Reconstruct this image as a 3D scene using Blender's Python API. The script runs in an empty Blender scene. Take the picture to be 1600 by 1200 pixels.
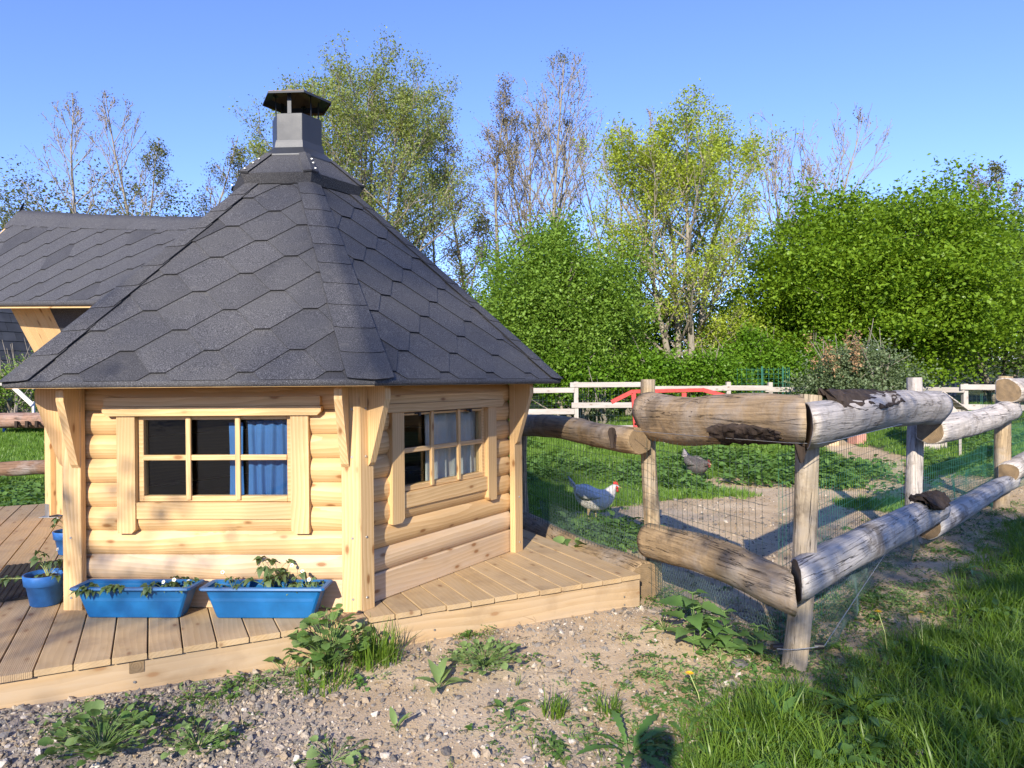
import bpy, bmesh, math, random
import numpy as np
from mathutils import Vector, Matrix

R = math.radians
PI = math.pi
random.seed(7)
rng = np.random.default_rng(7)
scene = bpy.context.scene
COL = scene.collection

# ------------------------------------------------------------------ camera
CAM_Z = 1.48
cam_data = bpy.data.cameras.new("camera")
cam_data.sensor_width = 36.0
cam_data.lens = 36.0 * 1116.9 / 1600.0
cam_data.clip_start = 0.05
cam_data.clip_end = 800.0
cam = bpy.data.objects.new("camera", cam_data)
COL.objects.link(cam)
cam.matrix_world = (Matrix.Translation((0, 0, CAM_Z)) @ Matrix.Rotation(R(90) - 0.003, 4, 'X')
                    @ Matrix.Rotation(-0.0081, 4, 'Z'))
scene.camera = cam

# ------------------------------------------------------------------ sky and sun
SUN_ELEV = R(25.0)
SUN_AZ = R(12.5)          # light travels towards +Y, swung this far to +X
world = bpy.data.worlds.new("World")
scene.world = world
world.use_nodes = True
wn = world.node_tree.nodes
wl = world.node_tree.links
bg = wn["Background"]
sky = wn.new("ShaderNodeTexSky")
sky.sky_type = 'NISHITA'
sky.sun_disc = False
sky.sun_elevation = SUN_ELEV
sky.sun_rotation = R(180) + SUN_AZ      # 0 = +Y; the sun stands behind the camera, a little to the left
sky.altitude = 300
sky.air_density = 1.0
sky.dust_density = 0.0
sky.ozone_density = 8.0
tint = wn.new("ShaderNodeMix"); tint.data_type = 'RGBA'; tint.blend_type = 'MULTIPLY'; tint.inputs[0].default_value = 1.0
tint.inputs[7].default_value = (1.30, 1.0, 1.16, 1)      # the camera's slightly violet white balance
wl.new(sky.outputs[0], tint.inputs[6]); hs = wn.new("ShaderNodeHueSaturation"); hs.inputs['Saturation'].default_value = 1.0
wl.new(tint.outputs[2], hs.inputs['Color']); wl.new(hs.outputs[0], bg.inputs[0])
bg.inputs[1].default_value = 0.15
sun_data = bpy.data.lights.new("sun", 'SUN')
sun_data.energy = 4.6
sun_data.angle = R(0.53)
sun_data.color = (1.0, 0.91, 0.76)
sun = bpy.data.objects.new("sun", sun_data)
COL.objects.link(sun)
_d = Vector((math.sin(SUN_AZ) * math.cos(SUN_ELEV), math.cos(SUN_AZ) * math.cos(SUN_ELEV), -math.sin(SUN_ELEV)))
sun.rotation_euler = _d.to_track_quat('-Z', 'Y').to_euler()
sun.location = (-5, -20, 12)
scene.view_settings.view_transform = 'Standard'
scene.view_settings.look = 'None'
scene.view_settings.exposure = 0.85
scene.view_settings.gamma = 1.0
scene.view_settings.use_curve_mapping = False
scene.cycles.max_bounces = 8
scene.cycles.transparent_max_bounces = 16
scene.cycles.caustics_reflective = False
scene.cycles.caustics_refractive = False

# ------------------------------------------------------------------ helpers
def link(o, parent=None):
    COL.objects.link(o)
    if parent is not None:
        o.parent = parent
    return o

def thing(name, label, cat, loc=(0, 0, 0), rz=0.0, group=None):
    o = bpy.data.objects.new(name, None)
    o.empty_display_size = 0.2
    COL.objects.link(o)
    o.location = loc
    o.rotation_euler = (0, 0, rz)
    tag(o, label, cat, group)
    return o

def tag(o, label=None, cat=None, group=None, kind=None):
    if label: o['label'] = label
    if cat: o['category'] = cat
    if group: o['group'] = group
    if kind: o['kind'] = kind
    return o

class MB:
    """collects polygons; build() links them as one mesh object"""
    def __init__(s):
        s.v = []; s.f = []; s.m = []; s.sm = []
    def add(s, vs, fs, mi=0, smooth=False):
        n = len(s.v)
        s.v.extend([tuple(p) for p in vs])
        for f in fs:
            s.f.append(tuple(i + n for i in f)); s.m.append(mi); s.sm.append(smooth)
    def box(s, c, size, M=None, mi=0):
        x, y, z = size[0] / 2, size[1] / 2, size[2] / 2
        vs = [Vector((sx * x, sy * y, sz * z)) for sz in (-1, 1) for sy in (-1, 1) for sx in (-1, 1)]
        if M is not None: vs = [M @ p for p in vs]
        vs = [p + Vector(c) for p in vs]
        s.add(vs, [(0, 2, 3, 1), (4, 5, 7, 6), (0, 1, 5, 4), (2, 6, 7, 3), (0, 4, 6, 2), (1, 3, 7, 5)], mi)
    def prism(s, poly, h0, h1, f, mi=0, mi_side=None):
        """poly: list of 2d points (ccw), f(u,v,h)->3d"""
        n = len(poly)
        vs = [f(p[0], p[1], h0) for p in poly] + [f(p[0], p[1], h1) for p in poly]
        s.add(vs, [tuple(range(n, 2 * n)), tuple(reversed(range(n)))], mi)
        s.add(vs, [(i, (i + 1) % n, n + (i + 1) % n, n + i) for i in range(n)], mi if mi_side is None else mi_side)
    def loft(s, rings, closed=True, cap0=None, cap1=None, mi=0, smooth=True):
        n = len(rings[0]); vs = [p for r in rings for p in r]; fs = []
        for k in range(len(rings) - 1):
            for i in range(n if closed else n - 1):
                j = (i + 1) % n
                fs.append((k * n + i, k * n + j, (k + 1) * n + j, (k + 1) * n + i))
        s.add(vs, fs, mi, smooth)
        if cap0 is not None: s.add(rings[0], [tuple(reversed(range(n)))], cap0)
        if cap1 is not None: s.add(rings[-1], [tuple(range(n))], cap1)
    def mesh(s, name, mats):
        me = bpy.data.meshes.new(name)
        me.from_pydata(s.v, [], s.f)
        for m in (mats if isinstance(mats, (list, tuple)) else [mats]): me.materials.append(m)
        me.polygons.foreach_set('material_index', s.m)
        me.polygons.foreach_set('use_smooth', s.sm)
        me.update()
        return me
    def build(s, name, mats, parent=None, M=None):
        o = bpy.data.objects.new(name, s.mesh(name, mats))
        link(o, parent)
        if M is not None: o.matrix_basis = M
        return o

def obj(name, me, parent=None, M=None):
    o = bpy.data.objects.new(name, me)
    link(o, parent)
    if M is not None: o.matrix_basis = M
    return o

def np_mesh(name, V, F, mats, smooth=False):
    """V (n,3), F (m,k) arrays -> mesh, fast"""
    V = np.ascontiguousarray(V, dtype=np.float32); F = np.ascontiguousarray(F, dtype=np.int32)
    me = bpy.data.meshes.new(name)
    me.vertices.add(len(V)); me.vertices.foreach_set('co', V.ravel())
    k = F.shape[1]
    me.loops.add(F.size); me.loops.foreach_set('vertex_index', F.ravel())
    me.polygons.add(len(F))
    me.polygons.foreach_set('loop_start', np.arange(0, F.size, k, dtype=np.int32))
    if smooth: me.polygons.foreach_set('use_smooth', np.ones(len(F), dtype=bool))
    for m in (mats if isinstance(mats, (list, tuple)) else [mats]): me.materials.append(m)
    me.update(calc_edges=True)
    return me

def tubes(P0, P1, R0, R1, sides=4):
    """many separate frusta at once"""
    P0 = np.asarray(P0, float); P1 = np.asarray(P1, float)
    n = len(P0)
    R0 = np.broadcast_to(np.asarray(R0, float), (n,)); R1 = np.broadcast_to(np.asarray(R1, float), (n,))
    d = P1 - P0; L = np.linalg.norm(d, axis=1, keepdims=True); d = d / np.maximum(L, 1e-9)
    ref = np.where(np.abs(d[:, 2:3]) > 0.9, np.array([[1., 0, 0]]), np.array([[0, 0, 1.]]))
    a = np.cross(d, ref); a /= np.maximum(np.linalg.norm(a, axis=1, keepdims=True), 1e-9)
    b = np.cross(d, a)
    ang = np.arange(sides) * 2 * PI / sides
    cs = np.cos(ang)[None, :, None]; sn = np.sin(ang)[None, :, None]
    off = a[:, None, :] * cs + b[:, None, :] * sn
    V = np.concatenate([P0[:, None, :] + off * R0[:, None, None], P1[:, None, :] + off * R1[:, None, None]], axis=1)
    base = (np.arange(n) * 2 * sides)[:, None, None]
    i = np.arange(sides); j = (i + 1) % sides
    F = np.stack([i, j, j + sides, i + sides], axis=1)[None] + base
    return V.reshape(-1, 3), F.reshape(-1, 4)

def axes(x, up):
    x = Vector(x).normalized(); z = Vector(up); z = (z - x * z.dot(x)).normalized(); y = z.cross(x)
    return Matrix((x, y, z)).transposed().to_4x4()

def bar_mesh(name, L, W, T, mats, ch=0.004, ends=None):
    """board along local X, width Y, thickness Z, long edges chamfered; ends = (dx0,dx1) top-view end skews"""
    b = MB(); y, z = W / 2, T / 2; c = min(ch, y * .6, z * .6)
    sec = [(-y + c, -z), (y - c, -z), (y, -z + c), (y, z - c), (y - c, z), (-y + c, z), (-y, z - c), (-y, -z + c)]
    e0, e1 = ends or (0, 0)
    r0 = [(-L / 2 + e0 * p[0], p[0], p[1]) for p in sec]; r1 = [(L / 2 + e1 * p[0], p[0], p[1]) for p in sec]
    b.loft([r0, r1], cap0=0, cap1=0, smooth=False)
    return b.mesh(name, mats)

def board(name, parent, mat, a, b, W, T, up, ch=0.004, ends=None):
    a = Vector(a); b = Vector(b)
    M = axes(b - a, up); M.translation = (a + b) / 2
    return obj(name, bar_mesh(name, (b - a).length, W, T, mat, ch, ends), parent, M)

def pset(o, **k):
    for n, v in k.items(): setattr(o, n, v)
    return o

# ------------------------------------------------------------------ materials
class NT:
    def __init__(s, name):
        s.mat = bpy.data.materials.new(name); s.mat.use_nodes = True
        s.t = s.mat.node_tree; s.n = s.t.nodes; s.bsdf = s.n['Principled BSDF']; s.out = s.n['Material Output']
    def new(s, ty, **k):
        n = s.n.new('ShaderNode' + ty)
        for a, v in k.items(): setattr(n, a, v)
        return n
    def put(s, sock, v):
        if hasattr(v, 'is_output') or isinstance(v, bpy.types.NodeSocket): s.t.links.new(v, sock)
        else: sock.default_value = v
    def coord(s, which='Object', scale=(1, 1, 1), rnd=0.0):
        tc = s.new('TexCoord'); v = tc.outputs[which]
        if rnd:
            oi = s.new('ObjectInfo'); m = s.new('Vector Math'.replace(' ', ''), operation='SCALE')
            m.inputs[0].default_value = (rnd, rnd * .37, rnd * .61); s.put(m.inputs['Scale'], oi.outputs['Random'])
            ad = s.new('VectorMath', operation='ADD'); s.put(ad.inputs[0], v); s.put(ad.inputs[1], m.outputs[0]); v = ad.outputs[0]
        mp = s.new('VectorMath', operation='MULTIPLY'); s.put(mp.inputs[0], v); mp.inputs[1].default_value = scale
        return mp.outputs[0]
    def noise(s, vec, scale=5, detail=4, rough=.55, dist=0.0, out='Fac'):
        n = s.new('TexNoise'); s.put(n.inputs['Vector'], vec); n.inputs['Scale'].default_value = scale
        n.inputs['Detail'].default_value = detail; n.inputs['Roughness'].default_value = rough; n.inputs['Distortion'].default_value = dist
        return n.outputs[out]
    def ramp(s, fac, stops):
        r = s.new('ValToRGB'); e = r.color_ramp.elements
        while len(e) < len(stops): e.new(0.5)
        for el, (p, c) in zip(e, stops):
            el.position = p; el.color = (*c, 1) if len(c) == 3 else c
        s.put(r.inputs[0], fac); return r.outputs[0]
    def mix(s, fac, a, b, mode='MIX'):
        m = s.new('Mix', data_type='RGBA', blend_type=mode)
        s.put(m.inputs[0], fac)
        for i, v in ((6, a), (7, b)):
            if isinstance(v, tuple) and len(v) == 3: v = (*v, 1)
            s.put(m.inputs[i], v)
        return m.outputs[2]
    def math(s, op, a, b=0.5, c=None, clamp=False):
        m = s.new('Math', operation=op, use_clamp=clamp); s.put(m.inputs[0], a); s.put(m.inputs[1], b)
        if c is not None: s.put(m.inputs[2], c)
        return m.outputs[0]
    def rng(s, v, a, b, c, d):
        m = s.new('MapRange'); s.put(m.inputs[0], v)
        for i, x in enumerate((a, b, c, d)): m.inputs[i + 1].default_value = x
        return m.outputs[0]
    def bump(s, h, strength=.3, dist=.01, prev=None):
        b = s.new('Bump'); b.inputs['Strength'].default_value = strength; b.inputs['Distance'].default_value = dist
        s.put(b.inputs['Height'], h)
        if prev is not None: s.put(b.inputs['Normal'], prev)
        return b.outputs[0]
    def set(s, color=None, rough=None, normal=None, metal=None, spec=None):
        if color is not None: s.put(s.bsdf.inputs['Base Color'], (*color, 1) if isinstance(color, tuple) and len(color) == 3 else color)
        if rough is not None: s.put(s.bsdf.inputs['Roughness'], rough)
        if normal is not None: s.put(s.bsdf.inputs['Normal'], normal)
        if metal is not None: s.bsdf.inputs['Metallic'].default_value = metal
        if spec is not None: s.bsdf.inputs['Specular IOR Level'].default_value = spec
        return s.mat

def mat_plain(name, color, rough=.6, metal=0.0, spec=.4, var=.12, nscale=12):
    t = NT(name); v = t.coord('Object', rnd=7.0)
    n = t.noise(v, nscale, 5)
    lo = tuple(c * (1 - var) for c in color); hi = tuple(min(1, c * (1 + var)) for c in color)
    return t.set(t.ramp(n, [(.3, lo), (.7, hi)]), t.rng(n, .3, .7, rough - .06, rough + .06), t.bump(t.noise(v, 90, 3), .08, .003), metal, spec)

def mat_pine(name, c_lo, c_hi, c_knot, rough=.5, ring=1.0, knots=True, grey=None, ribs=0.0, dirt=None):
    """sawn timber; the piece's own X runs along the grain"""
    t = NT(name)
    v = t.coord('Object', (1, 1, 1), 9.0)
    sx = t.new('VectorMath', operation='MULTIPLY'); t.put(sx.inputs[0], v); sx.inputs[1].default_value = (.32, 1, 1)
    wob = t.noise(sx.outputs[0], 2.2, 2, .5, out='Color')
    wv = t.new('VectorMath', operation='MULTIPLY_ADD'); t.put(wv.inputs[0], wob); wv.inputs[1].default_value = (.0, .10, .10); t.put(wv.inputs[2], sx.outputs[0])
    w = t.new('TexWave', wave_type='RINGS', rings_direction='X', wave_profile='SAW'); t.put(w.inputs['Vector'], wv.outputs[0])
    w.inputs['Scale'].default_value = 22 * ring; w.inputs['Distortion'].default_value = .8; w.inputs['Detail'].default_value = 2; w.inputs['Detail Scale'].default_value = 2.0
    fib = t.noise(t.coord('Object', (2.0, 70, 70), 9.0), 1.0, 4, .6)
    g = t.math('ADD', t.math('MULTIPLY', w.outputs['Fac'], .45), t.math('MULTIPLY', fib, .55))
    col = t.ramp(g, [(.18, c_hi), (.62, c_lo), (.9, tuple(c * .80 for c in c_lo))])
    tone = t.noise(t.coord('Object', (.5, 2.5, 2.5), 21.0), 1.4, 3)
    oi = t.new('ObjectInfo')
    col = t.mix(t.rng(oi.outputs['Random'], 0, 1, .0, .38), col, tuple(c * .78 for c in c_lo), 'MIX')
    col = t.mix(t.rng(tone, .35, .7, 0, .3), col, tuple(c * .82 for c in c_lo))
    if grey is not None:
        gm = t.noise(t.coord('Object', (.9, 6, 6), 13.0), 1.6, 5, .65)
        col = t.mix(t.rng(gm, .35, .68, .05, .75), col, grey)
    if knots:
        vo = t.new('TexVoronoi'); t.put(vo.inputs['Vector'], t.coord('Object', (4.6, 11, 11), 31.0)); vo.inputs['Scale'].default_value = 1.0
        kd = vo.outputs['Distance']
        kmask = t.rng(kd, .16, .08, 0, 1); kring = t.rng(kd, .34, .10, 0, .45)
        col = t.mix(kring, col, tuple(c * .72 for c in c_lo))
        col = t.mix(t.math('MULTIPLY', kmask, .85), col, c_knot)
    if dirt is not None:
        dm = t.noise(t.coord('Object', (1.2, 1.2, 1.2), 5.0), 3.0, 6, .65)
        col = t.mix(t.rng(dm, .5, .75, 0, .6), col, dirt)
    nrm = t.bump(g, .16, .003)
    if ribs:
        sp = t.new('SeparateXYZ'); tc = t.new('TexCoord'); t.put(sp.inputs[0], tc.outputs['Object'])
        rb = t.math('SINE', t.math('MULTIPLY', sp.outputs[1], 2 * PI / .0078))
        nrm = t.bump(rb, ribs, .003, nrm)
        col = t.mix(t.rng(rb, -.4, -1.0, 0, .35), col, tuple(c * .55 for c in c_lo))
    return t.set(col, rough, nrm, spec=.3)

def mat_leaf(name, c1, c2, trans=.35, rough=.45, tcol=None, spec=.35):
    t = NT(name)
    g = t.new('NewGeometry'); oi = t.new('ObjectInfo')
    r = t.math('FRACT', t.math('ADD', g.outputs['Random Per Island'], t.math('MULTIPLY', oi.outputs['Random'], 3.7)))
    nz = t.noise(t.coord('Object'), 1.3, 3)
    f = t.math('ADD', t.math('MULTIPLY', r, .5), t.math('MULTIPLY', t.rng(nz, .3, .7, 0, 1), .5))
    col = t.ramp(f, [(.1, c1), (.85, c2)])
    t.set(col, rough, spec=spec)
    tr = t.new('BsdfTranslucent')
    tc = t.mix(1.0, col, tcol or (1.5, 1.35, .55), 'MULTIPLY'); t.put(tr.inputs[0], tc)
    mx = t.new('MixShader'); mx.inputs[0].default_value = trans
    t.put(mx.inputs[1], t.bsdf.outputs[0]); t.put(mx.inputs[2], tr.outputs[0]); t.put(t.out.inputs[0], mx.outputs[0])
    return t.mat

PINE_LO, PINE_HI, KNOT = (.60, .375, .165), (.77, .55, .29), (.25, .11, .035)
M_log = mat_pine("pine_log", PINE_LO, PINE_HI, KNOT, .5)
M_trim = mat_pine("pine_trim", (.60, .385, .175), (.77, .555, .30), KNOT, .5, ring=1.2)
M_pale = mat_pine("pine_pale", (.58, .39, .21), (.74, .55, .34), KNOT, .55, grey=(.52, .41, .30))
M_deck = mat_pine("deck_wood", (.40, .27, .135), (.55, .39, .215), (.22, .12, .06), .7, grey=(.40, .30, .195), ribs=.3, dirt=(.22, .15, .095))
M_deck2 = mat_pine("deck_smooth", (.44, .30, .15), (.58, .415, .225), (.22, .12, .06), .7, grey=(.45, .34, .21), dirt=(.24, .165, .10))
M_fascia = mat_pine("deck_fascia", (.43, .29, .15), (.55, .395, .23), (.3, .17, .08), .65, ring=.6, grey=(.43, .335, .23), dirt=(.24, .165, .10))
M_shadepine = mat_pine("shaded_pine", (.055, .033, .018), (.10, .062, .033), (.03, .015, .008), .7)  # pine with the shade of the unlit interior put into its colour
M_soil = mat_plain("soil", (.060, .042, .028), .95, var=.4, nscale=40, spec=.1)

def mat_shingle():
    t = NT("roof_felt"); v = t.coord('Object', rnd=5.0)
    g = t.noise(v, 210, 3, .75)
    big = t.noise(v, 2.4, 4)
    oi = t.new('ObjectInfo')
    c = t.ramp(g, [(.34, (.014, .014, .016)), (.5, (.056, .055, .060)), (.6, (.135, .133, .138)), (.70, (.27, .27, .27))])
    c = t.mix(t.rng(oi.outputs['Random'], 0, 1, 0, .22), c, (.032, .032, .036))
    c = t.mix(t.rng(big, .42, .7, 0, .4), c, (.080, .078, .076)); st = t.noise(v, 7, 6, .75); c = t.mix(t.rng(st, .60, .74, 0, .5), c, (.16, .15, .135)); c = t.mix(t.rng(t.noise(v, 1.1, 3), .5, .7, 0, .5), c, (.022, .022, .026))
    return t.set(c, .82, t.bump(g, .35, .004), spec=.35)
M_felt = mat_shingle()
M_edge = mat_plain("felt_edge", (.014, .014, .016), .8, var=.2)
M_metal = mat_plain("dark_metal", (.036, .039, .046), .45, .25, .4, var=.08, nscale=5)
M_flash = mat_plain("flashing_metal", (.055, .058, .066), .45, .4, .5, var=.1, nscale=6)
M_brown = mat_plain("cap_underside", (.20, .125, .06), .45, .55, .4, var=.2)
M_galv = mat_plain("galvanised", (.45, .45, .44), .4, .8, .5)
M_black = mat_plain("black_plastic", (.012, .012, .013), .45)

def mat_glass():
    t = NT("window_glass")
    tr = t.new('BsdfTransparent'); tr.inputs[0].default_value = (.92, .95, .94, 1)
    gl = t.new('BsdfGlossy'); gl.inputs['Roughness'].default_value = .015
    lw = t.new('LayerWeight'); lw.inputs[0].default_value = .5
    f = t.math('MULTIPLY_ADD', t.math('POWER', lw.outputs['Facing'], 5.0), .96, .035)
    mx = t.new('MixShader'); t.put(mx.inputs[0], f); t.put(mx.inputs[1], tr.outputs[0]); t.put(mx.inputs[2], gl.outputs[0])
    t.put(t.out.inputs[0], mx.outputs[0])
    return t.mat
M_glass = mat_glass()

def mat_fabric(name, c):
    t = NT(name); v = t.coord('Object')
    w = t.new('TexWave', wave_type='BANDS', bands_direction='Z'); t.put(w.inputs['Vector'], v); w.inputs['Scale'].default_value = 260
    return t.set(t.mix(t.noise(v, 60, 3), tuple(x * .85 for x in c), c), .9, t.bump(w.outputs['Fac'], .12, .002), spec=.15)
M_blue = mat_fabric("blue_cloth", (.050, .140, .36))
M_white = mat_fabric("pale_cloth", (.60, .58, .55))
M_cush = mat_fabric("woven_white", (.72, .70, .66))

def mat_weathered():
    """weathered round timber; the object's colour picks brown or silver"""
    t = NT("weathered_log"); oi = t.new('ObjectInfo')
    v = t.coord('Object', (1, 1, 1), 11.0)
    st = t.coord('Object', (.5, 22, 22), 11.0)
    fine = t.noise(t.coord('Object', (2.5, 55, 55), 11.0), 1, 5, .65)
    crk = t.noise(st, 1.1, 4, .55, .25)
    crack = t.math('SUBTRACT', 1.0, t.rng(t.math('ABSOLUTE', t.math('SUBTRACT', crk, .5)), 0, .011, 0, 1))
    patch = t.noise(v, 3.2, 6, .65)
    base = t.mix(t.rng(fine, .3, .7, 0, 1), (.55, .54, .52), (1.18, 1.15, 1.10))
    col = t.mix(1.0, oi.outputs['Color'], base, 'MULTIPLY')
    col = t.mix(t.rng(patch, .45, .72, 0, .6), col, (.40, .38, .36))
    p2 = t.noise(t.coord('Object', (1, 1, 1), 19.0), 4.5, 6, .7)
    col = t.mix(t.rng(p2, .51, .66, 0, .7), col, (.115, .085, .056))
    crack = t.math('MULTIPLY', crack, t.rng(t.noise(t.coord('Object', (1.5, 4, 4), 23.0), 1.5, 3), .42, .6, 0, 1))
    col = t.mix(t.math('MULTIPLY', crack, .75), col, (.045, .034, .025))
    nrm = t.bump(t.math('SUBTRACT', t.math('ADD', t.math('MULTIPLY', fine, .35), t.math('MULTIPLY', patch, .9)), t.math('MULTIPLY', crack, .9)), .9, .02)
    return t.set(col, .85, nrm, spec=.2)
M_wlog = mat_weathered()
def mat_end():
    t = NT("log_end"); v = t.coord('Object', (.1, 1, 1), 3.0)
    w = t.new('TexWave', wave_type='RINGS', rings_direction='X'); t.put(w.inputs['Vector'], t.coord('Object', (0, 1, 1)))
    w.inputs['Scale'].default_value = 26; w.inputs['Distortion'].default_value = 3; w.inputs['Detail'].default_value = 3
    c = t.mix(w.outputs['Fac'], (.22, .15, .08), (.27, .19, .11)); c = t.mix(t.rng(t.noise(v, 14, 5), .35, .65, 0, .75), c, (.13, .095, .06))
    return t.set(c, .85, t.bump(w.outputs['Fac'], .2, .004), spec=.2)
M_lend = mat_end()
def mat_bark(name, a, b):
    t = NT(name); v = t.coord('Object', (1, 1, .45), 5.0)
    n = t.noise(v, 9, 6, .7); m = t.noise(t.coord('Object', (1, 1, .2), 5.0), 28, 4)
    f = t.math('ADD', t.math('MULTIPLY', n, .6), t.math('MULTIPLY', m, .4))
    return t.set(t.ramp(f, [(.32, a), (.68, b)]), .9, t.bump(f, .7, .02), spec=.15)
M_bark = mat_bark("tree_bark", (.10, .085, .065), (.34, .30, .25))
M_barkpale = mat_bark("pale_bark", (.15, .13, .10), (.38, .335, .265))
M_barkdark = mat_bark("loose_bark", (.020, .015, .012), (.085, .062, .048))
M_wire = mat_plain("dark_wire", (.055, .085, .075), .5, .3)
M_gwire = mat_plain("green_wire", (.035, .16, .11), .5, .1)
M_hex = mat_plain("hex_wire", (.13, .20, .18), .45, .3)
M_steel = mat_plain("thin_wire", (.42, .42, .42), .4, .7)
M_rail = mat_pine("grey_rail", (.36, .31, .26), (.52, .47, .42), (.2, .14, .09), .8, grey=(.50, .46, .43))
M_red = mat_plain("red_paint", (.50, .055, .045), .5, 0, .4, var=.15)
M_pot = mat_plain("blue_pot", (.030, .145, .42), .55, 0, .4, var=.16, nscale=30)
M_plant = mat_plain("blue_planter", (.003, .105, .285), .45, 0, .5, var=.22, nscale=7)
# ------------------------------------------------------------------ terrain
K = np.array([0.811, 4.583])                 # front right corner of the deck
DA = R(26.8)
E1 = np.array([-math.cos(DA), -math.sin(DA)])  # along the front edge, to the left
E2 = np.array([-math.sin(DA), math.cos(DA)])   # along the boards, away
DECK_Z, DECK_L, DECK_D = 0.24, 6.4, 5.2

def sstep(x, a, b):
    t = np.clip((x - a) / (b - a), 0, 1); return t * t * (3 - 2 * t)

def vnoise(x, y, s, seed=0):
    """smooth value noise"""
    x = np.asarray(x, float) * s + seed * 17.3; y = np.asarray(y, float) * s + seed * 9.7
    xi = np.floor(x); yi = np.floor(y); fx = x - xi; fy = y - yi
    fx = fx * fx * (3 - 2 * fx); fy = fy * fy * (3 - 2 * fy)
    def h(a, b):
        n = np.sin(a * 127.1 + b * 311.7 + seed * 74.7) * 43758.5453; return n - np.floor(n)
    return (h(xi, yi) * (1 - fx) + h(xi + 1, yi) * fx) * (1 - fy) + (h(xi, yi + 1) * (1 - fx) + h(xi + 1, yi + 1) * fx) * fy

def fbm(x, y, s, o=3, seed=0):
    a = 0; w = .5
    for k in range(o): a = a + w * (vnoise(x, y, s * 2 ** k, seed + k) - .5) * 2; w *= .5
    return a

def height(x, y):
    x = np.asarray(x, float); y = np.asarray(y, float)
    dx, dy = x - K[0], y - K[1]
    fr = -(dx * E2[0] + dy * E2[1])              # metres in front of the deck edge
    al = dx * E1[0] + dy * E1[1]
    h = .018 * fbm(x, y, 1.3, 3, 1) + .010 * fbm(x, y, 6, 2, 5)
    h = h + .055 * np.exp(-(np.maximum(fr, 0) / .55) ** 2) * sstep(al, -.4, .3)
    h = h + .05 * np.exp(-(np.maximum(fr, 0) / .7) ** 2) * sstep(al, 2.0, 3.6)
    h = h + .55 * sstep(y, 10.5, 19) * (.6 + .4 * sstep(x, -2, 3)) + 3.0 * sstep(y, 26, 90)
    h = h + 3.0 * sstep(-x, 12, 40)
    h = h + .05 * fbm(x, y, .35, 2, 8)
    u = (dx * E1[0] + dy * E1[1]); w = dx * E2[0] + dy * E2[1]
    inside = sstep(u, .05, .3) * (1 - sstep(u, DECK_L - .3, DECK_L)) * sstep(w, .08, .35) * (1 - sstep(w, DECK_D - .3, DECK_D))
    return h * (1 - inside) - .12 * inside

FB = np.array([[.28, 2.4], [.42, 2.85], [.74, 3.2], [1.1, 3.5], [1.5, 3.62], [3.72, 6.2], [5.5, 7.9], [9, 11.5], [14, 16]])
def seg_side(x, y):
    """distance to the meadow border, + on the meadow's side"""
    best = np.full(np.shape(x), 1e9); sg = np.zeros(np.shape(x))
    for a, b in zip(FB[:-1], FB[1:]):
        d = b - a; t = np.clip(((x - a[0]) * d[0] + (y - a[1]) * d[1]) / d.dot(d), 0, 1)
        px, py = x - a[0] - t * d[0], y - a[1] - t * d[1]; q = np.hypot(px, py)
        s = np.sign(d[1] * (x - a[0]) - d[0] * (y - a[1]))
        m = q < best; best = np.where(m, q, best); sg = np.where(m, s, sg)
    return best * sg
def fence_side(x, y):
    """+ inside the hen run"""
    a = np.array([1.43, 3.68]); d1 = np.array([-.3628, .932])
    left = (x - a[0]) * d1[1] - (y - a[1]) * d1[0]
    return left
def gauss(x, y, cx, cy, rx, ry): return np.exp(-(((x - cx) / rx) ** 2 + ((y - cy) / ry) ** 2))

def veg_meadow(x, y):
    s = seg_side(x, y)
    v = sstep(s + .22 * fbm(x, y, 2.2, 3, 3), -.05, .38)
    near = np.exp(-((s - .25) / .35) ** 2) * sstep(y, 3.7, 4.3)          # thin, shaded strip along the fence
    return np.clip(v - .45 * near, 0, 1)
def veg_pen(x, y):
    inside = (fence_side(x, y) > .05) & (seg_side(x, y) < -.05)
    f = fbm(x, y, .9, 4, 11)
    v = sstep(y - (6.15 + 1.15 * x) + 2.0 * f, .0, 1.0) * (1 - sstep(x - (y * .32 + .4) + 1.2 * f, 0, .8))   # left, green part
    v = np.maximum(v, sstep(y + 1.5 * f, 10.6, 11.8) * .9)
    v = np.maximum(v, sstep(gauss(x, y, 4.4, 11.2, 1.0, 1.6) + .35 * f, .45, .7))
    v = np.maximum(v, sstep(gauss(x, y, 4.6, 8.4, .9, .55) + .3 * f, .5, .75) * .8)
    v = np.maximum(v, sstep(gauss(x, y, .95, 6.6, .7, .5) + .3 * f, .55, .8) * .8)
    path = sstep(gauss(x, y, 6.3, 13.0, 1.0, 2.2) + .3 * f, .5, .8)
    return np.clip(v - path, 0, 1) * inside
def veg_left(x, y):
    dx, dy = x - K[0], y - K[1]
    u = dx * E1[0] + dy * E1[1]; w = dx * E2[0] + dy * E2[1]
    out = (w > DECK_D + .05) | (u > DECK_L + .05)
    return np.where(out & (fence_side(x, y) < 0) & (y > 3), 1.0, 0.0)
def veg(x, y):
    far = sstep(y, 18.5, 20)
    return np.clip(np.maximum.reduce([veg_meadow(x, y), veg_pen(x, y), veg_left(x, y), far]), 0, 1)
def gravel(x, y):
    dx, dy = x - K[0], y - K[1]
    fr = -(dx * E2[0] + dy * E2[1]); al = dx * E1[0] + dy * E1[1]
    g = sstep(al + .5 * fbm(x, y, 1.6, 3, 21), 1.5, 2.6) * .95
    g = np.maximum(g, .22 * sstep(al + .6 * fbm(x, y, 1.8, 3, 24), .35, 1.3))
    g = np.maximum(g, .5 * sstep(fbm(x, y, 2.5, 3, 31), .24, .42))
    return g * (1 - veg(x, y))

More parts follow.
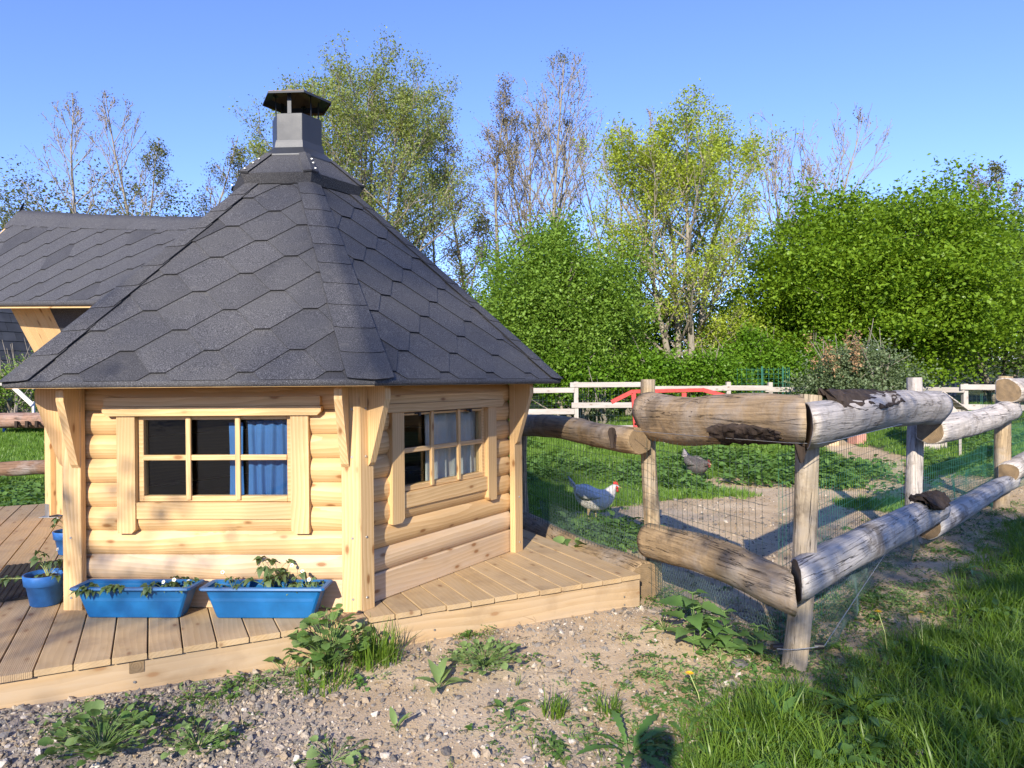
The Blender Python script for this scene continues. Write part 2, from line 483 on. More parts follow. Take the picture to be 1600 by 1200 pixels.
def warp(n, lo, hi, k, c):
    t = np.linspace(-1, 1, n); a = np.sinh(k * t) / math.sinh(k)
    return np.where(a < 0, c + a * (c - lo), c + a * (hi - c))
gx = warp(330, -260, 260, 6.3, .4); gy = warp(330, -120, 420, 6.6, 4.2)
GX, GY = np.meshgrid(gx, gy)
V = np.stack([GX, GY, height(GX, GY)], -1).reshape(-1, 3)
ii = np.arange(330 * 330).reshape(330, 330)
F = np.stack([ii[:-1, :-1], ii[:-1, 1:], ii[1:, 1:], ii[1:, :-1]], -1).reshape(-1, 4)

def mat_ground():
    t = NT("earth_and_turf"); v = t.coord('Object')
    a = t.new('Attribute', attribute_name='veg'); gr = t.new('Attribute', attribute_name='grav')
    n1 = t.noise(v, 2.2, 6, .6); n2 = t.noise(v, 34, 5, .65); n3 = t.noise(v, 150, 3, .6)
    earth = t.ramp(n1, [(.3, (.39, .28, .155)), (.5, (.53, .395, .24)), (.72, (.63, .50, .33))])
    earth = t.mix(t.rng(n2, .42, .72, 0, .5), earth, (.33, .23, .14))
    vo = t.new('TexVoronoi', feature='F1'); t.put(vo.inputs['Vector'], v); vo.inputs['Scale'].default_value = 85
    peb = t.ramp(t.math('FRACT', t.math('MULTIPLY', vo.outputs['Color'], 1.0)), [(.0, (.16, .155, .15)), (.4, (.33, .31, .28)), (.8, (.52, .47, .40)), (1, (.68, .64, .58))])
    pm = t.rng(vo.outputs['Distance'], .22, .42, 1, 0)
    earth = t.mix(t.math('MULTIPLY', pm, t.rng(n3, .42, .58, .15, .8)), earth, peb)
    grey = t.mix(n2, (.23, .195, .16), (.40, .345, .285))
    c = t.mix(gr.outputs['Fac'], earth, grey)
    turf = t.ramp(t.noise(v, 9, 5), [(.3, (.030, .045, .012)), (.7, (.075, .085, .030))])
    fac = t.rng(t.math('ADD', a.outputs['Fac'], t.math('MULTIPLY', t.math('SUBTRACT', n2, .5), .5)), .35, .75, 0, 1)
    c = t.mix(fac, c, turf)
    h = t.math('ADD', t.math('MULTIPLY', n2, .5), t.math('ADD', t.math('MULTIPLY', pm, .35), t.math('MULTIPLY', n3, .25)))
    return t.set(c, .95, t.bump(h, .42, .012), spec=.12)
g_me = np_mesh("ground", V, F, mat_ground(), smooth=True)
for nm, fn in (('veg', veg), ('grav', gravel)):
    at_ = g_me.attributes.new(nm, 'FLOAT', 'POINT'); at_.data.foreach_set('value', fn(V[:, 0], V[:, 1]).astype(np.float32))
ground = tag(obj("ground", g_me), "bare gravelly earth turning to turf", kind='structure')

# ------------------------------------------------------------------ deck
def D(u, w, z=0.0): return Vector((K[0] + E1[0] * u + E2[0] * w, K[1] + E1[1] * u + E2[1] * w, z))
deck = thing("deck", "low wooden deck of ribbed boards under the hexagonal cabin", "deck", D(0, 0, 0))
def dl(p): return Vector(p) - Vector((K[0], K[1], 0))
bw, gap = 0.142, 0.006
nb = int(DECK_L / (bw + gap))
for k in range(nb):
    u = (k + .5) * (bw + gap) + .002
    jut = rng.uniform(-.004, .004)
    z = DECK_Z - .014 + rng.uniform(-.0012, .0012)
    split = 1.9 + 1.2 * ((k * 7) % 3) / 3 if k > 8 else None
    runs = [(jut - .012, DECK_D)] if split is None else [(jut - .012, split - .002), (split + .002, DECK_D)]
    for w0, w1 in runs:
        board("deck_board", deck, M_deck2 if k < 22 else M_deck, dl(D(u, w0, z)), dl(D(u, w1, z)), bw + rng.uniform(-.001, .001), .028, (0, 0, 1), .003)
# front fascia: two long beams end to end, and the side beam
def fas(u0, u1, w, T=.045, z0=-.10, z1=DECK_Z - .031):
    h = z1 - z0; zc = (z0 + z1) / 2
    return board("fascia_beam", deck, M_fascia, dl(D(u0, w, zc)), dl(D(u1, w, zc)), h, T, (-E2[0], -E2[1], 0), .005)
fas(-.002, 2.02, .030); fas(2.023, DECK_L, .030)
a, b_ = dl(D(.020, .058, .08)), dl(D(.020, DECK_D, .08))
board("fascia_beam", deck, M_fascia, a, b_, .25, .045, (-E1[0], -E1[1], 0), .005)
board("joist_end", deck, M_lend, dl(D(2.86, .004, .180)), dl(D(2.86, .06, .180)), .062, .060, (0, 0, 1), .003)
for uu in (2.87, 1.4, .12):
    sb = MB(); 
    for zz in (.06, .11):
        c = dl(D(uu, .004, zz)); sb.loft([[c + Vector((E1[0] * math.cos(t) * .006, E1[1] * math.cos(t) * .006, math.sin(t) * .006)) + Vector((-E2[0], -E2[1], 0)) * q for t in np.linspace(0, 2 * PI, 8, endpoint=False)] for q in (0, .003)], cap1=0)
    sb.build("screw_head", M_galv, deck)
# ------------------------------------------------------------------ hexagonal cabin (local frame: front wall faces -Y)
CX, CY, CTH = -1.587, 5.335, -0.0458
cabin = thing("grill_cabin", "hexagonal pine log cabin with dark felt shingle roof and metal chimney", "cabin", (CX, CY, DECK_Z), CTH)
CAB = Matrix.Translation((CX, CY, DECK_Z)) @ Matrix.Rotation(CTH, 4, 'Z')
C30 = math.cos(R(30))
POST_R = 1.66
AP_P = POST_R * C30           # post faces
AP_L = 1.386                  # crown of the log bulge
AP_J = AP_L - .024            # plane of the joints
AP_I = AP_J - .045            # inner wall face
EAVE_R, EAVE_Z = 1.934, 1.253
COL_R, COL_Z = .498, 2.628
HIP_S = .912     # rise per metre of vertex radius
def face_ax(k):
    a = R(-90 + 60 * k); n = Vector((math.cos(a), math.sin(a), 0)); t = Vector((-n.y, n.x, 0)); return n, t
def FP(k, u, z, ap):
    n, t = face_ax(k); return n * ap + t * u + Vector((0, 0, z))

LOG_H = .1335
JO = [1.095 - LOG_H * i for i in range(8)]      # joints from the top down to .16
def log_mesh(L, h=LOG_H):
    b = MB(); pts = []
    N = 9
    for i in range(N):
        s = -1 + 2 * i / (N - 1)
        pts.append((s * (h / 2 - .0012), .024 * (1 - abs(s) ** 2.6)))
    # local: X length, Y = up, Z = outward
    rings = []
    for x in (-L / 2, L / 2):
        rings.append([(x, y, z) for y, z in pts] + [(x, h / 2 - .0012, -.045), (x, -h / 2 + .0012, -.045)])
    n = len(pts)
    b.add(rings[0] + rings[1], [(i, i + 1, n + 2 + i + 1, n + 2 + i) for i in range(n - 1)], 0, True)
    m = n + 2
    b.add(rings[0] + rings[1], [(n - 1, n, m + n, m + n - 1), (n, n + 1, m + n + 1, m + n), (n + 1, 0, m, m + n + 1)], 0)
    b.add(rings[0], [tuple(range(m))], 0); b.add(rings[1], [tuple(reversed(range(m)))], 0)
    return b
_lc = {}
def put_log(k, u0, u1, zc, mat=None, h=LOG_H, name="wall_log"):
    key = (round(u1 - u0, 3), round(h, 4), (mat or M_log).name)
    if key not in _lc: _lc[key] = log_mesh(u1 - u0, h).mesh(name, mat or M_log)
    n, t = face_ax(k)
    M = Matrix((t, Vector((0, 0, 1)), n)).transposed().to_4x4(); M.translation = FP(k, (u0 + u1) / 2, zc, AP_J)
    return obj(name, _lc[key], cabin, M)
HALF = POST_R / 2 - .075      # logs run in behind the corner planks
W_IN = .445                   # window opening half width
for k in range(6):
    win = k in (0, 1)
    for i, zt in enumerate(JO):
        zc = zt - LOG_H / 2
        if i == 7: break
        if win and zc > .51 and zc < 1.08:
            put_log(k, -HALF, -W_IN, zc); put_log(k, W_IN, HALF, zc)
        else:
            put_log(k, -HALF, HALF, zc, M_pale if i == 6 else M_log)
    # lowest beam, header and top log
    n, t = face_ax(k)
    put_log(k, -HALF, HALF, 1.095 + LOG_H / 2, h=LOG_H)
    board("base_beam", cabin, M_pale, FP(k, -HALF, .0795, AP_L - .034), FP(k, HALF, .0795, AP_L - .034), .158, .06, n, .006)

def chamfer_board(name, k, u0, u1, z0, z1, front, T, cuts=(), mat=None):
    """upright or level trim board lying on wall k; cuts: corners ('bl','br') taken off"""
    poly = []; c = .022
    poly += [(u0 + c, z0), ] if 'bl' in cuts else [(u0, z0)]
    poly += [(u1 - c, z0), (u1, z0 + c)] if 'br' in cuts else [(u1, z0)]
    poly += [(u1, z1), (u0, z1)]
    if 'bl' in cuts: poly += [(u0, z0 + c)]
    uc, zc = (u0 + u1) / 2, (z0 + z1) / 2
    n, t = face_ax(k)
    long_u = (u1 - u0) > (z1 - z0)
    X = t if long_u else Vector((0, 0, 1))
    M = Matrix((X, n.cross(X), n)).transposed().to_4x4(); M.translation = FP(k, uc, zc, front - T / 2)
    Mi = Matrix((X, n.cross(X), n))          # rows: world->local rotation
    b = MB()
    def f(u, z, h):
        p = t * (u - uc) + Vector((0, 0, z - zc)) + n * (h)
        return Mi @ p
    b.prism(poly, -T / 2, T / 2, f)
    me = b.mesh(name, mat or M_trim)
    o = obj(name, me, cabin, M)
    bv = o.modifiers.new('edge', 'BEVEL'); bv.width = .003; bv.segments = 1; bv.limit_method = 'ANGLE'
    return o

def window(k, label):
    TR = AP_L + .022
    chamfer_board("side_trim", k, -.540, -.437, .418, 1.066, TR, .045, ('br',))
    chamfer_board("side_trim", k, .437, .537, .418, 1.066, TR, .045, ('bl',))
    chamfer_board("lintel_trim", k, -.612, .612, 1.068, 1.118, TR + .016, .06, ('bl', 'br'))
    chamfer_board("lintel_trim", k, -.606, .606, 1.120, 1.170, TR + .010, .05)
    chamfer_board("sill_trim", k, -.436, .436, .497, .588, AP_L + .012, .05)
    # sash: a frame part with muntins and panes below it
    n, t = face_ax(k)
    M = Matrix((t, Vector((0, 0, 1)), n)).transposed().to_4x4(); M.translation = FP(k, 0, .828, AP_L - .012)
    w = obj("window", bpy.data.meshes.new("window"), cabin, M)
    me = bpy.data.meshes.new("window")
    b = MB(); W, H, fr, T = .436, .238, .030, .05
    b.box((-W + fr / 2, 0, -T / 2), (fr, 2 * H, T)); b.box((W - fr / 2, 0, -T / 2), (fr, 2 * H, T))
    b.box((0, H - .011, -T / 2 + .001), (2 * (W - fr), .022, T)); b.box((0, -H + .0155, -T / 2 + .001), (2 * (W - fr), .031, T))
    # outer jamb lining behind the sash
    for sx in (-1, 1): b.box((sx * (W + .004), 0, -.055), (.006, 2 * H, .05))
    w.data = b.mesh("window", M_trim); w['label'] = label
    bv = w.modifiers.new('edge', 'BEVEL'); bv.width = .0025; bv.segments = 1; bv.limit_method = 'ANGLE'
    for x in (-.146, .133):
        board("muntin", w, M_trim, (x, -H + .012, .004), (x, H - .004, .004), .028, .020, (0, 0, 1), .003)
    for x0, x1 in ((-.405, -.1605), (-.1315, .1185), (.1475, .405)):
        board("muntin", w, M_trim, (x0, .006, -.003), (x1, .006, -.003), .030, .018, (0, 0, 1), .003)
    xs = [-.407, -.146, .133, .407]; ys = [-.208, .006, .216]
    for i in range(3):
        for j in range(2):
            pb = MB(); pb.box(((xs[i] + xs[i + 1]) / 2, (ys[j] + ys[j + 1]) / 2, -.030), (xs[i + 1] - xs[i] - .002, ys[j + 1] - ys[j] - .002, .004))
            pb.build("pane", M_glass, w)
    return w, M
window(0, "six-pane window in the front wall with a blue curtain behind")
w1, _ = window(1, "six-pane window in the right wall with hinge rod on top")
hb = MB()
for x in (-.28, .25):
    hb.box((x, .226, .004), (.05, .012, .010)); hb.box((x + .01, .222, .012), (.016, .022, .012))
Vt, Ft = tubes([(-.40, .2295, .004)], [(.40, .2335, .004)], .003, .003, 6)
hb.add(Vt, [tuple(f) for f in Ft])
hb.build("hinge_rod", M_metal, w1)

# corner planks and eave brackets
PT = .045
for k in range(6):
    n, t = face_ax(k)
    for s in (-1, 1):
        # plank on wall k, at its left (s=-1) or right (s=1) end; mitred at the corner
        u_out = POST_R / 2; u_in = u_out - .104
        z0, z1 = .001, 1.262
        dm = PT * math.tan(R(30))
        poly = [(u_in, 0), (u_out, 0), (u_out - dm, -PT), (u_in, -PT)]
        if s < 0: poly = [(-u, v) for u, v in reversed(poly)]
        b = MB(); mid = s * (u_in + u_out) / 2; zc = (z0 + z1) / 2
        # local X = up, Y = -t... build in local frame (X up, Y along t, Z out)
        vs = []
        for z in (z0 - zc, z1 - zc): vs += [(z, u - mid, v + PT / 2) for u, v in poly]
        m = 4; b.add(vs, [(0, 1, 2, 3), (7, 6, 5, 4)]); b.add(vs, [((i + 1) % m, i, m + i, m + (i + 1) % m) for i in range(m)])
        X = Vector((0, 0, 1)); M = Matrix((X, t, n)).transposed().to_4x4()
        M = Matrix(((0, t.x, n.x, 0), (0, t.y, n.y, 0), (1, 0, 0, 0), (0, 0, 0, 1)))
        M.translation = FP(k, mid, zc, AP_P - PT / 2)
        o = b.build("corner_plank", M_trim, cabin, M)
        bv = o.modifiers.new('edge', 'BEVEL'); bv.width = .003; bv.segments = 1; bv.limit_method = 'ANGLE'
        # bracket: triangular knee standing out from the wall, 45 mm thick
        if k in (0, 1, 2, 5):
            uc = s * (u_in + .024)
            zb, zt_, pr = .785, 1.255, .130
            prof = [(0, zb - .0), (.018, zb + .02), (pr, zt_ - .10), (pr, zt_ - .045), (pr - .03, zt_), (0, zt_)]
            b = MB()
            zc = (zb + zt_) / 2
            def f(q, z, h): return (z - zc, h, q)
            b.prism(prof, -.0215, .0215, f)
            M2 = M.copy(); M2.translation = FP(k, uc, zc, AP_P + .001)
            o = b.build("eave_bracket", M_trim, cabin, M2)
            bv = o.modifiers.new('edge', 'BEVEL'); bv.width = .003; bv.segments = 1; bv.limit_method = 'ANGLE'

# screw heads down the planks of the two near corners
for k, s in ((0, 1), (0, -1), (1, -1), (1, 1)):
    n, t = face_ax(k); b = MB()
    for z in (.07, .40, .84, 1.10):
        c = FP(k, s * (POST_R / 2 - .045), z, AP_P); up = Vector((0, 0, 1))
        b.loft([[c + n * h + t * (r * math.cos(a)) + up * (r * math.sin(a)) for a in np.linspace(0, 2 * PI, 8, endpoint=False)] for r, h in ((.0075, .0), (.0065, .003))], cap1=0, smooth=False)
    b.build("screw_heads", M_galv, cabin)

# ---- roof
AP_E = EAVE_R * C30
SLOPE = math.atan2(HIP_S, C30)                     # pitch of a roof face
def roof_pt(k, u, v, h):
    """u along the eave, v up the slope from the eave, h above the sheathing"""
    n, t = face_ax(k)
    ap = AP_E - v * math.cos(SLOPE) + h * math.sin(SLOPE)
    return n * ap + t * u + Vector((0, 0, EAVE_Z + v * math.sin(SLOPE) + h * math.cos(SLOPE)))
V_TOP = (AP_E - .40 * C30) / math.cos(SLOPE)
def half_w(v): return (AP_E - v * math.cos(SLOPE)) * math.tan(R(30))
b = MB(); soff = MB()
for k in range(6):
    h0, h1 = half_w(0), half_w(V_TOP)
    q = [roof_pt(k, -h0, 0, 0), roof_pt(k, h0, 0, 0), roof_pt(k, h1, V_TOP, 0), roof_pt(k, -h1, V_TOP, 0)]
    b.add(q, [(0, 1, 2, 3)])
    dz = Vector((0, 0, -.028))
    # boarded underside from the eave to the wall
    vi = (AP_E - AP_J + .03) / math.cos(SLOPE); hi = half_w(vi)
    r = [q[0] + dz, q[1] + dz, roof_pt(k, hi, vi, 0) + dz, roof_pt(k, -hi, vi, 0) + dz]
    soff.add(r, [(3, 2, 1, 0)])
b.build("roof_sheathing", M_edge, cabin)
soff.build("soffit", M_trim, cabin)
for k in range(6):                                  # rounded felt nosing along each eave
    h0 = half_w(0); n, t = face_ax(k)
    e = MB(); rings = []
    for s in (-1, 1):
        ring = []
        for a in np.linspace(-150, 110, 9):
            o_, z_ = .016 * math.cos(R(a)), .019 * math.sin(R(a))
            ap = AP_E + o_ - .004; ring.append(n * ap + t * (s * ap * math.tan(R(30))) + Vector((0, 0, EAVE_Z - .008 + z_)))
        rings.append(ring)
    e.loft(rings, cap0=0, cap1=0)
    e.build("eave_nosing", M_felt, cabin)

def clip_poly(poly, lines):
    """keep the side where a*u+b*v+c>=0"""
    for a, b_, c in lines:
        out = []
        for i in range(len(poly)):
            p, q = poly[i], poly[(i + 1) % len(poly)]
            dp, dq = a * p[0] + b_ * p[1] + c, a * q[0] + b_ * q[1] + c
            if dp >= 0: out.append(p)
            if (dp >= 0) != (dq >= 0):
                t = dp / (dp - dq); out.append((p[0] + t * (q[0] - p[0]), p[1] + t * (q[1] - p[1])))
        poly = out
        if len(poly) < 3: return []
    res = []
    for p in poly:
        if not res or abs(p[0] - res[-1][0]) + abs(p[1] - res[-1][1]) > 1e-5: res.append(p)
    return res

SP, SH, SA = .462, .165, .085       # tab period, course height, flat of a tab
SW = SP - SA
def tab_poly(u0, v0, lift=0.0):
    return [(u0 - SA / 2, v0), (u0 + SA / 2, v0), (u0 + SW / 2, v0 + SH), (u0 + SP / 2, v0 + SH), (u0 + SP / 2, v0 + 2.12 * SH),
            (u0 - SP / 2, v0 + 2.12 * SH), (u0 - SP / 2, v0 + SH), (u0 - SW / 2, v0 + SH)]
def shingle_mesh(poly, u0, v0):
    b = MB(); T = .0028
    def hh(v): return .0115 * max(0.0, 1 - (v - v0) / (2.12 * SH)) + .002
    n = len(poly)
    top = [(u - u0, v - v0, hh(v) + T) for u, v in poly]; bot = [(u - u0, v - v0, hh(v)) for u, v in poly]
    b.add(top, [tuple(range(n))], 0)
    b.add(bot + top, [(i, (i + 1) % n, n + (i + 1) % n, n + i) for i in range(n)], 1)
    return b.mesh("shingle", [M_felt, M_edge])
_sc = {}
def lay_shingles(parent, frame, hw, v_top, rows, shift, name="shingle", r_first=-1):
    """frame(u,v)->Matrix placing a piece's origin; hw(v) half width"""
    cnt = 0
    for r in range(r_first, rows):
        v0 = r * SH - .11
        off = shift + (SP / 2 if r % 2 else 0)
        for j in range(-7, 8):
            u0 = off + j * SP
            s0, s1 = hw(0), (hw(0) - hw(1.0))
            # hip lines: |u| <= s0 - s1*v ; eave v>=0 ; top
            lines = [(-1, -s1, s0), (1, -s1, s0), (0, 1, 0.0), (0, -1, v_top)]
            full = tab_poly(u0, v0); poly = clip_poly(full, lines)
            if len(poly) < 3: continue
            area = abs(sum(poly[i][0] * poly[(i + 1) % len(poly)][1] - poly[(i + 1) % len(poly)][0] * poly[i][1] for i in range(len(poly)))) / 2
            if area < .002: continue
            if len(poly) == len(full) and all(abs(p[0] - q[0]) + abs(p[1] - q[1]) < 1e-6 for p, q in zip(poly, full)):
                if 'full' not in _sc: _sc['full'] = shingle_mesh(full, u0, v0)
                me = _sc['full']
            else: me = shingle_mesh(poly, u0, v0)
            obj(name, me, parent, frame(u0, v0)); cnt += 1
    return cnt
for k in (0, 1, 2, 5):
    n, t = face_ax(k)
    up = (Vector((0, 0, 1)) * math.sin(SLOPE) - n * math.cos(SLOPE)); nn = n * math.sin(SLOPE) + Vector((0, 0, 1)) * math.cos(SLOPE)
    Rm = Matrix((t, up, nn)).transposed().to_4x4()
    def frame(u, v, k=k, Rm=Rm):
        M = Rm.copy(); M.translation = roof_pt(k, u, v, 0); return M
    lay_shingles(cabin, frame, half_w, V_TOP, 13, {0: .06, 1: -.12, 2: .03, 5: .1}[k])
for k in (3, 4):                                    # the two faces turned away: plain felt
    fb = MB(); h0, h1 = half_w(0), half_w(V_TOP)
    fb.add([roof_pt(k, -h0, 0, .012), roof_pt(k, h0, 0, .012), roof_pt(k, h1, V_TOP, .012), roof_pt(k, -h1, V_TOP, .012)], [(0, 1, 2, 3)])
    fb.build("roof_felt_sheet", M_felt, cabin)

def hip_cap(k, v0, v1, w, lift):
    """bent felt strip over the hip between faces k and k+1"""
    b = MB(); rings = []; T = .004
    for v, hh in ((v0, lift + .006), (v1, lift)):
        L = []; h_ = half_w(v)
        for q in (1, .66, .33, .14): L.append(roof_pt(k, h_ - w * q, v, hh + .012 + (.004 if q < .5 else 0)))
        mid = (roof_pt(k, h_, v, hh + .016) + roof_pt(k + 1, -half_w(v), v, hh + .016)) / 2
        L.append(mid)
        for q in (.14, .33, .66, 1): L.append(roof_pt((k + 1) % 6, -h_ + w * q, v, hh + .012 + (.004 if q < .5 else 0)))
        # lower edge bows a little downhill in the middle
        a = R(-60 + 60 * k); out = Vector((math.cos(a), math.sin(a), 0))
        if v == v0:
            dn = (out * math.cos(SLOPE) - Vector((0, 0, 1)) * math.sin(SLOPE))
            L = [p + dn * (.020 * (1 - ((i - 4) / 4) ** 2)) for i, p in enumerate(L)]
        rings.append(L)
    a = R(-60 + 60 * k); nn = Vector((math.cos(a), math.sin(a), .9)).normalized() * T
    n = 9
    org = rings[0][4].copy()
    top = [[p + nn - org for p in r] for r in rings]; bot = [[p - org for p in r] for r in rings]
    b.add(top[0] + top[1], [(i, i + 1, n + i + 1, n + i) for i in range(n - 1)], 0, True)
    b.add(bot[0] + top[0], [(i, i + 1, n + i + 1, n + i) for i in range(n - 1)], 1)
    for i in (0, n - 1): b.add([bot[0][i], bot[1][i], top[1][i], top[0][i]], [(0, 1, 2, 3)], 1)
    M = Matrix.Translation(org)
    b.build("hip_cap", [M_felt, M_edge], cabin, M)
for k in range(6):
    nst = 10
    for i in range(nst):
        v0 = i * V_TOP / nst - (.0 if i else .0); v1 = (i + 1) * V_TOP / nst + .05
        w = .135 - .055 * i / nst
        hip_cap(k, max(v0, 0.0), min(v1, V_TOP), w, .004)

# ---- collar, chimney and rain cap
def hexring(r, z, rot=0): return [Vector((r * math.cos(R(-120 + 60 * i + rot)), r * math.sin(R(-120 + 60 * i + rot)), z)) for i in range(6)]
for k in range(6):
    b = MB()
    lo, hi = hexring(COL_R, COL_Z + .062), hexring(.272, 2.875)
    und, inn = hexring(COL_R - .038, COL_Z - .004), hexring(.40, COL_Z + .02)
    j = (k + 1) % 6
    b.add([lo[k], lo[j], hi[j], hi[k]], [(0, 1, 2, 3)], 0)
    b.add([und[k], und[j], lo[j], lo[k]], [(0, 1, 2, 3)], 0)
    b.add([inn[k], inn[j], und[j], und[k]], [(0, 1, 2, 3)], 1)
    o = b.build("collar_panel", [M_felt, M_edge], cabin)
    bv = o.modifiers.new('edge', 'BEVEL'); bv.width = .012; bv.segments = 2
    # felt strip over each collar hip with two nails
    a = R(-120 + 60 * k); out = Vector((math.cos(a), math.sin(a), 0)); tt = Vector((-out.y, out.x, 0))
    s = MB(); c0, c1 = lo[k], hi[k]; w0, w1 = .052, .040
    dn = Vector((0, 0, .010)) + out * .006
    L0 = [c0 - tt * w0 - out * w0 * .55 + dn, c0 + dn * 1.4, c0 + tt * w0 - out * w0 * .55 + dn]
    L1 = [c1 - tt * w1 - out * w1 * .55 + dn, c1 + dn * 1.4, c1 + tt * w1 - out * w1 * .55 + dn]
    s.add(L0 + L1, [(0, 1, 4, 3), (1, 2, 5, 4)], 0)
    dd = Vector((0, 0, -.012)); s.add([p + dd for p in L0] + L0, [(0, 1, 4, 3), (1, 2, 5, 4)], 1)
    s.build("collar_hip_strip", [M_felt, M_edge], cabin)
    nb_ = MB()
    for q in (.1, .4, .62):
        c = c0.lerp(c1, q) + tt * .030 + dn * 1.25; nb_.box(c, (.010, .010, .006))
    nb_.build("nail_head", M_galv, cabin)
b = MB()
b.loft([hexring(.285, 2.868), hexring(.285, 2.878), hexring(.205, 2.945), hexring(.198, 2.985)], smooth=False)
o = b.build("chimney_flashing", M_flash, cabin)
b = MB(); b.loft([hexring(.187, 2.90), hexring(.187, 3.197), hexring(.176, 3.197), hexring(.176, 2.95)], smooth=False)
ch = b.build("chimney", M_metal, cabin)
bv = ch.modifiers.new('edge', 'BEVEL'); bv.width = .003; bv.segments = 2; bv.limit_method = 'ANGLE'
b = MB(); b.loft([hexring(.197, 2.978), hexring(.193, 3.0), hexring(.188, 3.001)], smooth=False); b.build("rim", M_flash, ch)
cap = MB()
ro, ri = hexring(.258, 3.335), hexring(.255, 3.338); ap_ = Vector((0, 0, 3.415)); ai = Vector((0, 0, 3.409))
rl = hexring(.262, 3.318)
cap.add(ro + [ap_], [(i, (i + 1) % 6, 6) for i in range(6)], 0); cap.add(ri + [ai], [((i + 1) % 6, i, 6) for i in range(6)], 1)
cap.add(rl + ro, [(i, (i + 1) % 6, 6 + (i + 1) % 6, 6 + i) for i in range(6)], 0)
rli = hexring(.259, 3.318)
cap.add(rli + ri, [((i + 1) % 6, i, 6 + i, 6 + (i + 1) % 6) for i in range(6)], 1); cap.add(rl + rli, [((i + 1) % 6, i, 6 + i, 6 + (i + 1) % 6) for i in range(6)], 0)
cp = cap.build("chimney_cap", [M_metal, M_brown], cabin)
for k in range(6):
    n, t = face_ax(k)
    if k % 2 == 0:
        board("cap_strap", ch, M_metal, n * .158 + Vector((0, 0, 3.15)), n * .158 + Vector((0, 0, 3.372)), .03, .004, n, .001)
    else:
        Vt, Ft = tubes([n * .15 + Vector((0, 0, 3.15))], [n * .15 + Vector((0, 0, 3.37))], .004, .004, 6)
        mb = MB(); mb.add(Vt, [tuple(f) for f in Ft]); mb.box(n * .15 + Vector((0, 0, 3.352)), (.03, .03, .006)); mb.build("cap_rod", M_black, ch)

# floor, ceiling and added lining, coloured dark to stand in for interior shade
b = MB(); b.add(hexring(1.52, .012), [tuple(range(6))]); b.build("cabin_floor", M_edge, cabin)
b = MB(); b.add(hexring(1.50, 1.235) + hexring(.40, 2.28), [((i + 1) % 6, i, 6 + i, 6 + (i + 1) % 6) for i in range(6)]); b.build("ceiling_boards", M_shadepine, cabin)
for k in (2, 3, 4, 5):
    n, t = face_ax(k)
    for i in range(6): board("shade_lining", cabin, M_shadepine, FP(k, -.70, .13 + i * .2, AP_I - .014), FP(k, .70, .13 + i * .2, AP_I - .014), .196, .018, n, .004)
# bench round the inside, coloured dark in place of shade
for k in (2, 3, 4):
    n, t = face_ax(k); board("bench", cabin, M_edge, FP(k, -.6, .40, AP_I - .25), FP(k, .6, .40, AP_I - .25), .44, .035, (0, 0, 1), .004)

def curtain(name, label, k, u0, u1, z0, z1, ap, mat, waves, amp):
    b = MB(); n = 48; rows = 7
    def pt(i, j, off):
        s = i / n; q = j / rows
        a = amp * (math.sin(s * waves * 2 * PI) + .35 * math.sin(s * waves * 4.3 * PI + 1)) * (.6 + .5 * (1 - q))
        return FP(k, u0 + (u1 - u0) * s + .006 * math.sin(q * 3 + s * 9), z0 + (z1 - z0) * q, ap + a + off)
    org = FP(k, (u0 + u1) / 2, z0, ap)
    vs = [pt(i, j, 0) - org for j in range(rows + 1) for i in range(n + 1)]
    b.add(vs, [(j * (n + 1) + i, j * (n + 1) + i + 1, (j + 1) * (n + 1) + i + 1, (j + 1) * (n + 1) + i) for j in range(rows) for i in range(n)], 0, True)
    o = b.build(name, mat); o.matrix_basis = CAB @ Matrix.Translation(org)
    sm = o.modifiers.new('cloth', 'SOLIDIFY'); sm.thickness = .002
    return tag(o, label, "curtain")
curtain("curtain", "blue gathered curtain hanging at the right side of the front window", 0, .155, .432, .53, 1.035, AP_I - .014, M_blue, 4.6, .014)
curtain("curtain", "narrow flat blue curtain strip left of the gathered blue curtain", 0, .040, .125, .50, 1.022, AP_I - .03, M_blue, .9, .006)
curtain("curtain", "pale curtain hanging behind the right wall's window", 1, -.13, .43, .45, 1.05, AP_I - .012, M_white, 6, .012)
# woven cushion seen through the front window
b = MB(); rings = []
for i in range(9):
    a = -PI / 2 + PI * i / 8; r = .15 * max(.05, math.cos(a)) ** .6; rings.append([Vector((r * math.cos(t), .075 * math.sin(t) * max(.1, math.cos(a)) ** .5, .15 * math.sin(a))) for t in np.linspace(0, 2 * PI, 18, endpoint=False)])
b.loft(rings, cap0=0, cap1=0)
o = b.build("cushion", M_cush); o.matrix_basis = CAB @ Matrix.Translation((.14, -.75, .54))
tag(o, "white woven cushion seen low behind the front window's middle pane", "cushion")
b = MB(); b.box((0, 0, 0), (1.0, .42, .035)); b.box((-.46, 0, -.2), (.05, .4, .365)); b.box((.46, 0, -.2), (.05, .4, .365))
o = b.build("bench", M_log); o.matrix_basis = CAB @ Matrix.Translation((.05, -.80, .372)); o.parent = None
tag(o, "low pine bench standing inside behind the front window", "bench")
